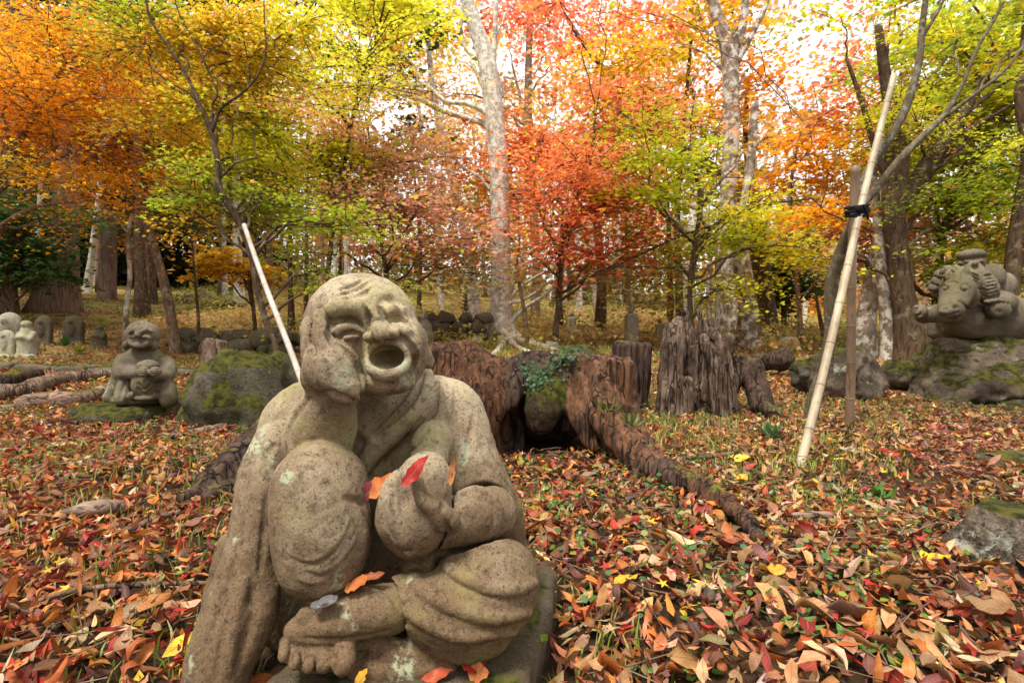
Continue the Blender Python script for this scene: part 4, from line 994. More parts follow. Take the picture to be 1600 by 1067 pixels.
def carve_rider(h):
    s = region(1420, 1640, 375, 545, 4.8, 6.6, h); B, L, line = s.B, s.L, s.line; s.deep = 1.3
    s.box(W(1535, 506, 5.85), (.43, .30, .165), rot(0, 0, 3), .06, .02); B(1565, 500, 5.75, 44, 40, 40, k=10); B(1505, 500, 5.7, 32, 30, 36, k=8)
    # outstretched foreleg
    L([(1490, 490, 5.6), (1462, 490, 5.45), (1443, 493, 5.38)], [15, 14, 12], 4); B(1438, 487, 5.33, 9, 12, 10, k=3); B(1437, 488, 5.26, 4, 6, 5, k=2, op='-')
    for j in range(4): B(1431 + 2 * j, 480 + 6 * (j % 2) + 3 * j, 5.28, 3.4, 3, 3, k=1)
    # horse head
    L([(1499, 442, 5.42), (1492, 463, 5.22), (1486, 482, 5.10)], [25, 20, 17], 2, seam=2); B(1508, 458, 5.36, 17, 27, 20, k=5)
    B(1485, 487, 5.06, 17, 10, 12, k=4); B(1494, 478, 4.97, 3.5, 3, 6, k=1, op='-'); B(1476, 480, 4.99, 3, 3, 6, k=1, op='-'); line([(1470, 492), (1480, 496), (1494, 494)], 1.1, .2, .6, '-')
    B(1505, 451, 5.25, 4.5, 3.5, 5, k=1); B(1478, 452, 5.33, 3.5, 3, 4, k=1); line([(1498, 446), (1505, 444), (1512, 449)], 1.5, .2, .6)
    s.dot(1507, 451, 5.5, .2, 1, '-'); s.dot(1507, 451, 3.6, .1, .5); s.dot(1477, 451, 4.5, .2, 1, '-'); s.dot(1477, 451, 3, .1, .5); line([(1499, 444), (1507, 441), (1515, 447)], 2.4, .2, 1); line([(1471, 446), (1477, 443), (1484, 447)], 2.2, .2, 1)
    s.dot(1494, 480, 4, .0, 1, '-'); s.dot(1477, 482, 3.5, .0, 1, '-'); line([(1472, 491), (1482, 493), (1498, 488)], 1.8, 0, .6, '-'); line([(1500, 470), (1508, 476), (1512, 486)], 2, .2, 1, '-')
    L([(1505, 436, 5.3), (1509, 426, 5.28), (1509, 417, 5.28)], [7, 5.5, 2], 1.5); L([(1478, 436, 5.3), (1474, 428, 5.28), (1472, 421, 5.28)], [6, 5, 2], 1.5)
    for j in range(5): line([(1477, 428 + 3.4 * j), (1488, 425 + 3.4 * j), (1500, 428 + 3.2 * j)], 2.0, .35, .7)
    for j, (x, y, r) in enumerate(((1492, 424, 9), (1480, 424, 9), (1470, 430, 9), (1464, 440, 8), (1459, 450, 7), (1463, 458, 6), (1500, 418, 8), (1468, 444, 8), (1456, 444, 6))): B(x, y, 5.5 + .02 * j, r, r * 1.1, r, k=1, seam=1.2)
    for x, y in ((1462, 446), (1470, 436), (1480, 427), (1492, 421), (1459, 456)):
        for q in range(3): line([(x - 5, y - 2 + 3 * q), (x, y - 4 + 3 * q), (x + 5, y - 1 + 3 * q)], 1.3, .1, .5, '-')
    for x, y in ((1482, 420), (1472, 428), (1490, 419)): line([(x - 4, y + 8), (x, y), (x + 5, y + 6)], 1.2, 0, .6, '-')
    # rider
    B(1545, 452, 5.75, 26, 36, 26, k=8); B(1548, 434, 5.62, 18, 22, 18, k=4, seam=1); B(1572, 446, 5.75, 12, 20, 14, k=4, seam=1)
    B(1520, 411, 5.55, 16, 15, 16, k=2); B(1518, 399, 5.55, 18.5, 9.5, 18, k=1.5, seam=.8); B(1501, 411, 5.57, 3.5, 3.5, 4, k=1)
    line([(1508, 408), (1514, 406), (1520, 409)], 1.8, .3, .8); line([(1525, 409), (1530, 406), (1535, 408)], 1.8, .3, .8); B(1524, 412, 5.38, 4, 4, 5, k=1)
    line([(1508, 412), (1513, 411), (1518, 413)], .9, .1, .4, '-'); line([(1527, 412), (1532, 411)], .9, .1, .4, '-')
    L([(1521, 420, 5.45), (1530, 434, 5.42), (1540, 452, 5.42), (1544, 466, 5.45)], [11, 15, 17, 11], 3)
    for j in range(7): line([(1517 + 3 * j, 426 + 6 * j), (1530 + 2.5 * j, 432 + 5.6 * j), (1550 + 1.5 * j, 430 + 5.2 * j)], 1.9, .0, .7, '-')
    L([(1505, 424, 5.5), (1490, 426, 5.45)], [8, 6], 2)
    B(1560, 474, 5.55, 22, 20, 24, k=4, seam=1); B(1560, 484, 5.38, 18, 15, 12, k=3); B(1560, 488, 5.28, 12, 9, 8, k=2, op='-')
    for j in range(5): B(1543 + 7 * j, 471.5 - 1.2 * (2 - abs(j - 2)), 5.34, 4.2, 3.4, 5, k=1)
    return s
solid(carve_rider(0.0095), 'stone_statue', 'stone_mid', 'stone horse with a bearded capped rider clinging to its back, on a big boulder', 'statue', (0.004, 9, 0.0, 50))
sc = region(1380, 1700, 505, 660, 4.6, 7.0, 0.022)
sc.B(1545, 590, 5.65, 118, 58, 95, k=4); sc.B(1462, 590, 5.45, 48, 55, 60, k=10); sc.box(W(1535, 560, 5.75), (.62, .45, .21), rot(0, 1, 3), .08, .12); sc.B(1610, 585, 5.5, 60, 52, 70, k=12)
sc.B(1425, 545, 5.2, 30, 16, 30, k=8, op='-'); sc.line([(1500, 560), (1510, 590), (1500, 620)], 5, .3, 4, '-'); sc.line([(1430, 600), (1480, 595), (1530, 605)], 4, .3, 4, '-'); sc.line([(1560, 560), (1575, 590), (1600, 600)], 4, .3, 4, '-')
sc.chop(W(1550, 595, 5.65), (.95, .7, .46), 9, 4, .05)
solid(sc, 'boulder', 'boulder', 'big rugged boulder with yellow moss and white lichen under the stone horse', 'boulder', (0.10, 2.4, 0.035, 9)); BLOCK.append((5.1, 5.7, .85))

def rock(label, cx, cy, rx, ry, mat='boulder', d=None, depth=None, amp=(0.07, 3.5, 0.024, 14), box=False, name='rock', yaw=10, h=None, roll=0):
    """cx, cy: middle of the stone in the photo; rx, ry: half sizes in photo pixels"""
    g, dd = G(cx, cy + ry); d = d or dd + rx / FPX * dd * .5; u = d / FPX; X, Y, Z = rx * u, (depth or rx * u * .8), ry * u
    c = W(cx, cy, d); m = max(X, Y, Z) * 1.5; s = Sculpt(c - m, c + m, h or max(X, Z) / 16)
    if box: s.box(c - (0, 0, Z * .4), (X, Y, Z * 1.4), rot(roll, 3, yaw), min(X, Z) * .35)
    else: s.ell(c - (0, 0, Z * .25), (X, Y, Z * 1.25), rot(roll, 0, yaw), .01); s.ell(c + (X * .3, Y * .1, -Z * .4), (X * .65, Y * .8, Z), None, X * .3); s.ell(c + (-X * .4, -Y * .2, -Z * .5), (X * .6, Y * .6, Z * .9), None, X * .3)
    s.chop(c, (X, Y, Z), 9, int(cx + cy), min(X, Z) * .12)
    BLOCK.append((c[0], c[1], max(X, Y) * .8)); a = (amp[0] * X / .3, amp[1] * .3 / X, amp[2] * X / .3, amp[3] * .3 / X)
    return solid(s, name, mat, label, 'rock', a)
rock('round boulder thick with dark moss behind the howling figure, left of its shoulder', 388, 612, 95, 50, 'boulder_moss', d=4.1, name='boulder', amp=(.07, 3.2, .028, 13))
rock('square grey stone block with mossy top at the right edge', 1574, 850, 96, 58, 'boulder', d=1.52, box=True, yaw=-6, amp=(.018, 6, .006, 20))
rock('flat grey stone half buried in leaves above the square block', 1588, 722, 54, 15, 'boulder', d=2.66, box=True, yaw=12, amp=(.015, 6, .005, 20))
rock('small mossy stone at the foot of the horse boulder', 1600, 642, 34, 16, 'boulder_moss', d=4.9)
rock('grey sloping boulder behind the bamboo stakes', 1322, 572, 52, 38, 'boulder', d=5.5, name='boulder', roll=8)
rock('green mossy rock left of the bamboo stakes', 1262, 578, 26, 20, 'boulder_moss', d=5.6)
rock('flat stone between the stakes and the horse boulder', 1405, 578, 28, 14, 'boulder', d=5.9)
rock('dark stone lying against the horse boulder base', 1418, 555, 14, 10, 'boulder')
rock('pale upright stone at the end of the split log', 1232, 536, 15, 12, 'stone_far')
rock('pale rounded rock on the bank near the straight lichen trunk', 590 + 273, 540, 12, 6, 'stone_far')

# --- stumps
def stump_big():
    s = region(640, 1215, 520, 850, 1.5, 3.9, 0.0115); B, L, line = s.B, s.L, s.line
    # slanting slab on the left
    s.path([W(676, 560, 3.35), W(720, 590, 3.1), W(756, 630, 2.95), W(775, 680, 2.95)], [.11, .20, .22, .17], .05)
    s.box(W(735, 592, 3.12), (.25, .20, .155), rot(0, 10, 0), .03, .05); s.box(W(770, 640, 3.1), (.13, .22, .24), rot(0, 10, 10), .03, .05)
    # body
    B(850, 620, 3.30, 98, 72, 60, k=8); B(930, 620, 3.05, 46, 62, 48, k=6); s.box(W(905, 612, 3.1), (.17, .2, .22), rot(0, 6, 0), .04, .05); s.box(W(953, 610, 3.0), (.085, .16, .19), rot(0, 10, 0), .03, .03)
    B(845, 655, 2.85, 42, 52, 70, k=4, op='-'); B(800, 680, 2.8, 24, 40, 60, k=4, op='-'); B(870, 690, 2.75, 34, 26, 60, k=4, op='-')
    rs = np.random.RandomState(3)
    for q in range(13):
        x = 890 + 7.5 * q; s.box(W(x, 606 + rs.rand() * 12, 2.93 + .004 * q + rs.rand() * .03), (.012 + .010 * rs.rand(), .02, .17 + .03 * rs.rand()), rot(-4, 8 + 4 * rs.randn(), 10 * rs.randn()), .006, .008)
    # mossy knob hanging in the hollow
    L([(858, 585, 3.1), (852, 625, 2.93), (845, 655, 2.93)], [20, 32, 24], 5)
    # roots
    L([(930, 600, 2.95), (948, 650, 2.78), (985, 700, 2.62), (1030, 733, 2.40), (1080, 757, 2.14), (1130, 784, 1.91), (1165, 812, 1.71), (1187, 842, 1.54)], [34, 28, 28, 22, 18, 16, 14, 10], 8)
    L([(965, 600, 2.98), (990, 670, 2.85), (1025, 715, 2.7)], [24, 18, 14], 8); L([(880, 600, 2.95), (905, 650, 2.85), (925, 695, 2.8)], [20, 18, 12], 6)
    L([(1010, 725, 2.5), (990, 750, 2.42), (965, 765, 2.38)], [16, 10, 6], 5); L([(1050, 752, 2.4), (1065, 780, 2.28), (1080, 800, 2.2)], [11, 8, 5], 5)
    for x0, y0, x1, y1, r in ((905, 560, 930, 640, 3), (925, 558, 950, 640, 3), (945, 562, 965, 640, 3.5), (962, 566, 978, 650, 3), (893, 575, 905, 680, 4), (935, 640, 990, 715, 4), (960, 660, 1010, 715, 3), (918, 600, 940, 690, 4)):
        line([(x0, y0), ((x0 + x1) / 2 + 2, (y0 + y1) / 2), (x1, y1)], [r * .6, r, r * .7], .0, 2, '-')
    for k in range(6): line([(676 + 17 * k, 553 + 8 * k), (712 + 12 * k, 585 + 10 * k), (735 + 9 * k, 640 + 6 * k)], [1.5, 3, 2], .0, 2, '-')
    for k in range(5): line([(690 + 16 * k, 640 - 8 * k), (715 + 15 * k, 600 - 5 * k), (735 + 14 * k, 562 + 2 * k)], [2, 3.2, 2], .1, 2, '-')
    return s
big = thing('tree_stump', 'big hollow rotting stump with long snaking root, directly behind the howling figure', 'tree stump', loc=(0.35, 3.0, 0))
def child(o, p): o.parent = p; o.matrix_parent_inverse = Matrix.Translation(-Vector(p.location)); return o
sc = stump_big(); V, Q = sc.mesh(); V = roughen(V, Q, (0.010, 9, 0.004, 40, 26, .016))
# the slab on the left is redder, the knob is mossy: faces take the material of where they are
me = mesh_np('stump_body', V, Q, True, None, M['stump_wood']); me.materials.append(M['red_wood']); me.materials.append(M['dark_wood']); me.materials.append(M['moss'])
fc = V[Q].mean(1); px = fc[:, 0] / fc[:, 1] * FPX + 800; py = 533.5 + (CAMH - fc[:, 2]) / fc[:, 1] * FPX; wob = 10 * fbm(fc, 5, 2)
mi = np.zeros(len(Q), np.int32); mi[px + wob < 796] = 1; mi[(px + wob > 796) & (px + wob < 886)] = 2
mi[(np.hypot((px - 853) / 36, (py - 622) / 46) + wob * .01 < 1) & (fc[:, 1] < 3.1)] = 3; mi[px > 985] = 2 * (wob[px > 985] > 1)
me.polygons.foreach_set('material_index', mi); child(link('stump_body', me), big)
s = region(270, 500, 630, 810, 1.8, 3.3, 0.011)
s.L([(440, 685, 2.75), (400, 707, 2.55), (355, 738, 2.32), (318, 762, 2.15), (288, 780, 2.02)], [44, 34, 25, 16, 8], 5); s.L([(400, 740, 2.4), (350, 764, 2.2), (325, 778, 2.08)], [24, 14, 8], 6)
for k in range(4): s.line([(310 + 14 * k, 765 - 2 * k), (360, 728 + 7 * k), (420, 680 + 12 * k)], [2, 3.5, 3], 0, 2, '-')
V, Q = s.mesh(); V = roughen(V, Q, (0.012, 7, 0.006, 30, 12, .015)); o = link('root', mesh_np('root', V, Q, True, None, M['dark_wood']), None, 'dark broken root reaching left behind the howling figure'); child(o, big)
for x, y, d in ((985, 700, 2.62), (1008, 717, 2.5), (1030, 733, 2.40), (1055, 746, 2.27), (1080, 757, 2.14), (1105, 771, 2.02), (1130, 784, 1.91), (1148, 798, 1.81), (1165, 812, 1.71), (1176, 827, 1.62)): BLOCK.append(((x - 800) / FPX * d, d, .05))
BLOCK += [(.15, 3.2, .38), (.5, 3.15, .3), (-.1, 3.2, .25)]
rock('grey flat rock lying on top behind the big hollow stump', 893, 559, 54, 17, 'boulder', d=3.55, depth=.2, amp=(.02, 6, .008, 20))

s = region(940, 1030, 525, 670, 4.2, 5.4, 0.014); s.box(W(985, 590, 4.8), (.15, .14, .33), rot(0, 2, 5), .04); s.B(975, 590, 4.75, 26, 36, 24, k=4)
for k in range(6): s.line([(960 + 10 * k, 540), (962 + 9 * k, 575), (958 + 11 * k, 610)], 1.8, .1, 1.5, '-')
solid(s, 'tree_stump', 'dark_wood', 'dark square-topped stump between the hollow stump and the jagged one', 'tree stump', (0.012, 6, .006, 25, 14, .02))
s = region(1010, 1170, 475, 670, 3.9, 5.2, 0.013); L = s.L
L([(1060, 500, 4.45), (1054, 530, 4.42), (1050, 570, 4.4), (1046, 655, 4.38)], [8, 18, 19, 25], 4); s.B(1096, 600, 4.62, 42, 62, 36, k=5); s.B(1090, 585, 4.22, 19, 50, 34, k=2, op='-')
rs = np.random.RandomState(9)
for q in range(26):
    a = q / 26 * 6.283 + rs.rand() * .2; R_ = .19 + .03 * rs.rand(); hh = (.17 + .15 * rs.rand()) * (1.1 - .3 * math.sin(-a)); x = W(1098, 600, 4.62) + (R_ * math.cos(a), R_ * math.sin(a) * .85, 0)
    s.box(x + (0, 0, hh * .6), (.022 + .02 * rs.rand(), .016 + .012 * rs.rand(), hh), rot(8 * rs.randn() , 7 * rs.randn(), math.degrees(a) + 90), .006, .012)
for x, y, r in ((1076, 505, 8), (1088, 512, 7), (1100, 500, 7), (1108, 515, 8), (1122, 512, 6), (1132, 528, 6)): L([(x, y, 4.6), (x + 2, y + 26, 4.62), (x + 3, y + 60, 4.62)], [r * .45, r * 1.1, r * 1.6], 2)
L([(1098, 530, 4.42), (1116, 565, 4.35), (1128, 655, 4.3)], [7, 10, 13], 2); L([(1108, 520, 4.5), (1128, 545, 4.45), (1142, 650, 4.4)], [7, 9, 13], 2); L([(1074, 595, 4.35), (1070, 655, 4.3)], [8, 12], 2)
for k in range(5): s.line([(1044 + 7 * k, 510 + 3 * k), (1041 + 7 * k, 560), (1036 + 8 * k, 605)], 1.6, .1, 1.2, '-')
solid(s, 'tree_stump', 'jag_wood', 'jagged hollow stump with upright splinters, left of the patchy-barked double tree', 'tree stump', (0.014, 8, .006, 36, 24, .022))
s = region(1105, 1275, 550, 685, 3.8, 5.2, 0.014)
s.L([(1160, 575, 4.6), (1178, 600, 4.5), (1190, 635, 4.3), (1215, 652, 4.2), (1240, 662, 4.1)], [20, 16, 16, 10, 5], 4); s.L([(1158, 580, 4.55), (1140, 605, 4.5), (1130, 650, 4.4)], [14, 14, 13], 4); s.L([(1180, 570, 4.5), (1190, 600, 4.4), (1200, 652, 4.3)], [8, 10, 14], 3)
solid(s, 'tree_stump', 'dark_wood', 'low root crown with two claw-like roots in front of the jagged stump', 'tree stump', (0.014, 6, .007, 28, 13, .02))
s = region(1125, 1245, 525, 605, 5.8, 7.6, 0.02); s.cone(W(1158, 570, 6.9), W(1222, 562, 6.7), .11, .14); s.cone(W(1140, 572, 6.9), W(1190, 556, 6.8), .05, .06)
solid(s, 'log', 'dark_wood', 'short split log lying behind the low root crown', 'log', (0.02, 5, .01, 20))
s = region(300, 375, 520, 600, 5.2, 6.8, 0.016); s.path([W(337, 540, 6.0), W(340, 590, 6.0)], [.13, .19], .02)
for k in range(7): s.line([(318 + 7 * k, 538), (320 + 7 * k, 560), (314 + 9 * k, 588)], 1.3, .1, 1, '-')
s.box(W(337, 524, 6.0), (.3, .3, .05), rot(0, 8, 0), .01, .01, '-')
solid(s, 'tree_stump', 'grey_wood', 'short grey sawn stump beside the mossy boulder', 'tree stump', (0.01, 6, .006, 28, 16, .016))
# fallen logs and branches
def log(name, label, pts, r, mat, rough=.25, seed=1, cat='log', sides=12, group=None):
    P = []; R = []
    for i, p in enumerate(pts):
        g, d = G(p[0], p[1] + (r[i] if hasattr(r, '__len__') else r)); rr = (r[i] if hasattr(r, '__len__') else r) * d / FPX; P.append(g + (0, 0, rr * .75 + (.035 if d < 3.2 else .01))); R.append(rr)
    C = catmull(np.hstack([np.array(P), np.array(R)[:, None]]), 6); V, F = tube(C[:, :3], C[:, 3], sides, rough, seed)
    return link(name, mesh_np(name, V, F, True, None, M[mat]), None, label, cat, group)
log('log', 'pale driftwood-like log at the far left behind the laughing figure', [(-40, 612), (30, 606), (90, 592), (140, 586), (190, 584)], [16, 14, 11, 9, 6], 'grey_wood', .4)
log('log', 'second weathered log in front, broken end by the laughing figure', [(30, 628), (80, 620), (120, 622), (170, 608)], [8, 11, 12, 9], 'log_wood', .4, 5)
log('log', 'thin log half sunk in leaves at the left edge', [(-30, 640), (20, 636), (60, 632)], [7, 7, 4], 'log_wood', .3, 7)
log('log', 'dark hollow log under the pale one at the left edge', [(-30, 600), (20, 592), (62, 586)], [13, 12, 8], 'dark_wood', .4, 9)
log('branch', 'brown fallen branch leading to the howling figure from the left', [(248, 685), (300, 676), (350, 668), (400, 659), (420, 655)], [3, 6, 7, 7, 6], 'log_wood', .3, 3, 'branch')
log('branch', 'thin crooked grey branch touching the sleeve of the howling figure', [(60, 962), (110, 945), (160, 937), (210, 932), (260, 930), (345, 926)], [3, 5, 5, 4.5, 4, 3.5], 'grey_wood', .2, 4, 'branch', 8)
log('branch', 'split grey stick in the leaves left of the sleeve', [(180, 850), (225, 832), (280, 808)], [4, 6, 4], 'grey_wood', .4, 4, 'branch', 8)
log('branch', 'rotten brown wood sunk in leaves left of the split stick', [(95, 815), (150, 805), (195, 800)], [5, 12, 8], 'log_wood', .4, 4, 'branch', 8)
log('branch', 'slim branch on the leaves right of the snaking root', [(1060, 728), (1100, 722), (1150, 716)], [3, 3.5, 2.5], 'grey_wood', .2, 4, 'branch', 6)
log('branch', 'short straight piece of branch in the leaves before the stakes', [(1238, 825), (1270, 822), (1302, 820)], [5, 6, 5], 'log_wood', .15, 4, 'branch', 8)
log('log', 'long fallen trunk with pale bark on the left slope', [(285, 470), (310, 468), (345, 476), (375, 480), (420, 484)], [6, 8, 6, 5, 4], 'grey_wood', .3, 2)
log('log', 'fallen trunk lying across the slope behind the straight lichen tree', [(858, 476), (890, 474), (930, 472)], [3.5, 4, 3], 'log_wood', .2, 2)
log('branch', 'bent pale stick lying between the stakes and the square block', [(1150, 528), (1180, 534), (1225, 527)], [2.5, 3, 2], 'grey_wood', .2, 4, 'branch', 6)
log('pipe', 'black water pipe lying across the slope behind the jagged stump', [(1000, 520), (1100, 522), (1200, 525), (1310, 530)], 2.0, 'pipe', 0, 1, 'pipe', 8)

# --- bamboo stakes
def bamboo(name, label, a, b, ra, rb, mat, nodes, cat='stake', group=None):
    a, b = np.array(a), np.array(b); e = thing(name, label, cat, group, a)
    P = []; R = []; n = nodes * 6
    for i in range(n + 1):
        t = i / n; k = (i % 6); P.append(a + (b - a) * t + np.array([math.sin(t * 7), 0, 0]) * .006); R.append((ra + (rb - ra) * t) * (1.0 + (0.05 if k in (0,) else -0.02 if k in (1, 5) else 0)))
    V, F = tube(P, R, 14); child(link('cane', mesh_np('cane', V, F, True, None, M[mat])), e)
    ring = Bag()
    for q in range(1, nodes):
        t = q / nodes; c = a + (b - a) * t + np.array([math.sin(t * 7), 0, 0]) * .006; dd = (b - a) / np.linalg.norm(b - a); r = (ra + (rb - ra) * t)
        V, F = tube([c - dd * .006, c - dd * .002, c + dd * .002, c + dd * .006], [r * 1.01, r * 1.10, r * 1.08, r * 1.01], 14)
        o = link('node_ring', mesh_np('node_ring', V, F, True, None, M['bamboo_node'])); child(o, e)
    return e
pa, _ = G(1250, 726); pb = W(1340, 330, 3.25); pc = W(1396, 118, 3.55); dv = (pc - pa)
bamboo('bamboo_stake', 'pale yellow bamboo stake leaning right, propping the forked maple', pa - dv * .02, pc, 0.0235, 0.019, 'bamboo', 11, 'stake')
pd, dd_ = G(1326, 668); bamboo('bamboo_stake', 'brown upright bamboo stake with sawn top beside the pale leaning one', pd - (0, 0, .05), W(1336, 259, 3.45), 0.031, 0.027, 'bamboo_brown', 7, 'stake')
bamboo('bamboo_stake', 'whitish bamboo stake leaning left behind the howling figure', W(505, 690, 3.4), W(381, 352, 5.6), 0.023, 0.024, 'bamboo_white', 9, 'stake')
rb = thing('rope_lashing', 'black rope tied round both bamboo stakes and the maple stem', 'rope', loc=pb); c0 = W(1339, 329, 3.38); vw = np.array([.6725, 1, .2556]); sd = np.array([.83, -.557, 0])
for q in range(6):
    P = []; 
    for i in range(29):
        t = i / 28 * 2 * math.pi; P.append(c0 + vw * math.sin(t) * .20 + sd * math.cos(t) * (.058 + .004 * (q % 3)) + np.array([0, 0, -.030 + q * .011 + .006 * math.sin(t + q) + .008 * math.cos(t) * (1 if q % 2 else -1)]))
    V, F = tube(P, [.0095] * 29, 6, cap=False); child(link('rope_turn', mesh_np('rope_turn', V, F, True, None, M['rope'])), rb)
V, F = tube(catmull([c0 - vw * .21, c0 - vw * .215 + (.035, 0, .03), c0 - vw * .21 + (.06, 0, -.01), c0 - vw * .20 + (.068, 0, -.055)], 4), np.full(13, .008), 6); child(link('rope_end', mesh_np('rope_end', V, F, True, None, M['rope'])), rb)
s = Sculpt(c0 - vw * .20 + (-.05, -.05, -.05), c0 - vw * .20 + (.05, .05, .05), .005); s.ell(c0 - vw * .20 + (.012, 0, .005), (.024, .022, .026)); V, Q = s.mesh(); child(link('knot', mesh_np('knot', roughen(V, Q, (.004, 60, 0, 1)), Q, True, None, M['rope'])), rb)

# --- small stone figures and steles on the slope
def figure(label, px, base, top, w, mat='stone_far', kind='jizo', d=None, group=None, name='stone_figure'):
    g, dd = G(px, base); d = d or dd; H = (base - top) * d / FPX; r = w / 2 * d / FPX; c = np.array([g[0], d, W(px, base, d)[2]]); h = max(H / 34, .009)
    s = Sculpt(c - (r * 2, r * 2, .12), c + (r * 2, r * 2, H * 1.1), h)
    if kind == 'jizo':
        s.path([c + (0, 0, .0), c + (0, 0, H * .45), c + (0, 0, H * .68)], [r * .95, r * .82, r * .62], .02); s.ell(c + (0, -r * .1, H * .87), (r * .50, r * .5, H * .12), None, .01)
        s.box(c + (0, 0, -.02), (r * 1.15, r * 1.0, H * .07), None, .01, .01); s.ell(c + (0, -r * .75, H * .52), (r * .45, r * .3, H * .07), None, .02); s.ell(c + (0, -r * .62, H * .86), (r * .08, r * .1, H * .02), None, .005)
        for sx in (-1, 1): s.path([c + (sx * r * .75, -r * .1, H * .62), c + (sx * r * .75, -r * .5, H * .46), c + (sx * r * .2, -r * .8, H * .52)], [r * .26, r * .24, r * .18], .015)
    elif kind == 'column':
        s.box(c + (0, 0, H * .36), (r * .85, r * .8, H * .38), None, r * .35, .01); s.ell(c + (0, 0, H * .86), (r * .46, r * .46, H * .10), None, .015); s.ell(c + (0, 0, H * .97), (r * .2, r * .2, H * .05), None, .01)
    elif kind == 'stele':
        s.box(c + (0, 0, H * .35), (r * .95, r * .35, H * .42), rot(-4, 0, 6), .03, .01); s.ell(c + (0, 0, H * .72), (r * .95, r * .36, H * .27), rot(-4, 0, 6), .02); s.box(c + (0, 0, 0), (r * 1.1, r * .7, H * .08), None, .015, .01)
        s.ell(c + (0, -r * .38, H * .5), (r * .38, r * .16, H * .24), None, .02); s.ell(c + (0, -r * .45, H * .76), (r * .22, r * .18, H * .08), None, .01)
    elif kind == 'seated':
        s.ell(c + (0, 0, H * .2), (r, r * .9, H * .24), None, .02); s.ell(c + (0, 0, H * .45), (r * .7, r * .6, H * .3), None, .03); s.ell(c + (-r * .1, -r * .1, H * .84), (r * .45, r * .45, H * .17), None, .02)
        s.ell(c + (-r * .3, -r * .5, H * .83), (r * .12, r * .15, H * .04), None, .01)
    elif kind == 'pagoda':
        for q in range(6):
            z = H * (.08 + .145 * q); k = 1 - q * .11; s.box(c + (0, 0, z), (r * .45 * k, r * .45 * k, H * .075), None, .005, .004); s.box(c + (0, 0, z + H * .075), (r * k, r * k, H * .018), None, .008, .004)
        s.cone(c + (0, 0, H * .9), c + (0, 0, H), r * .15, r * .05, .01)
    s.F[:, :, :2] = 1
    return solid(s, name, mat, label, 'stone figure' if kind != 'pagoda' else 'stone pagoda', (H * .006, 10 / H, 0, 1), group=group)
figure('pale seated stone figure seen just behind the head of the howling figure', 662, 536, 486, 38, kind='seated')
figure('small pale stone figure standing right of the straight lichen tree', 893, 525, 485, 17, kind='column')
figure('tall pale stone post figure with small round head behind the dark stump', 987, 538, 473, 23, kind='column')
figure('little stone figure between the tall post figure and the jagged stump', 1031, 530, 497, 16, kind='column')
figure('arched grey stele with carved figure at the far left edge', 14, 548, 487, 38, kind='stele')
figure('small stone figure before the arched stele at the left edge', 10, 558, 515, 26, kind='stele')
figure('pale stone jizo figure on round base, second from the left edge', 43, 556, 500, 30, mat='stone_far')
figure('narrow dark stele behind the pale jizo figure', 68, 540, 492, 26, 'stone_old', 'stele')
figure('rounded stele with greenery on its side, left of the crouching figure', 115, 538, 492, 30, 'stone_old', 'stele')
figure('small worn stone figure left of the crouching figure head', 156, 543, 508, 22, 'stone_old', 'jizo')
figure('small grey gravestone on the bank between the stump and the mossy boulder', 360, 556, 538, 14, 'stone_mid', 'stele')
figure('dark small many-tiered stone pagoda left of the straight lichen tree', 729, 492, 455, 22, 'stone_old', 'pagoda')
figure('dark many-tiered stone pagoda right of the straight lichen tree', 868, 480, 443, 20, 'stone_old', 'pagoda')
figure('tiny white stone figure far up the left slope', 317, 470, 450, 10, kind='column')
# stone kerb before the left row
P0, _ = G(-60, 566); s = Sculpt((-8.2, 6.3, -.2), (-3.8, 7.1, .8), .03)
for q in range(9):
    x = -8.0 + q * .47; z = float(gz(x, 6.62)); s.box((x, 6.62, z - .02), (.225, .12, .10), rot(0, 2 * math.sin(q * 5), 3 * math.cos(q * 3)), .03, .004)
    sq = Sculpt((x - .3, 6.4, z - .2), (x + .3, 6.85, z + .15), .022); sq.box((x, 6.62, z - .02), (.222, .12, .10), rot(0, 2 * math.sin(q * 5), 3 * math.cos(q * 3)), .03, .004)
    V, Q = sq.mesh(); o = link('kerb_stone', mesh_np('kerb_stone', roughen(V, Q, (.012, 6, 0, 1)), Q, True, None, M['stone_old']), GROUND)
# dry stone banks: individual stones
def stone_bank(x0, x1, y, z_off, rows, seed, sz=.17):
    rs = np.random.RandomState(seed); x = x0
    protos = []
    for k in range(5):
        s = Sculpt((-.3, -.25, -.25), (.3, .25, .25), .03); s.box((0, 0, 0), (.15 + .02 * k, .12, .10 + .012 * (k % 3)), None, .03); s.chop((0, 0, 0), (.16, .14, .12), 7, k, .01); V, Q = s.mesh(); V = roughen(V, Q, (.03, 5 + k, 0, 1)); protos.append(mesh_np('wall_stone', V, Q, True, None, M['stone_old']))
    for r in range(rows):
        x = x0 + rs.rand() * .2
        while x < x1:
            zz = float(gz(x, y)); o = link('bank_stone', protos[rs.randint(5)], GROUND, loc=(x, y + .10 * r + rs.randn() * .04, zz + z_off + r * .19)); s_ = sz / .17 * (.8 + .5 * rs.rand()); o.scale = (s_, s_, s_); o.rotation_euler = (rs.randn() * .2, rs.randn() * .2, rs.randn() * .5); x += .33 * s_
stone_bank(-1.8, -.35, 10.3, .08, 3, 4, .16)
stone_bank(-5.6, -2.6, 8.6, .08, 2, 6, .2)
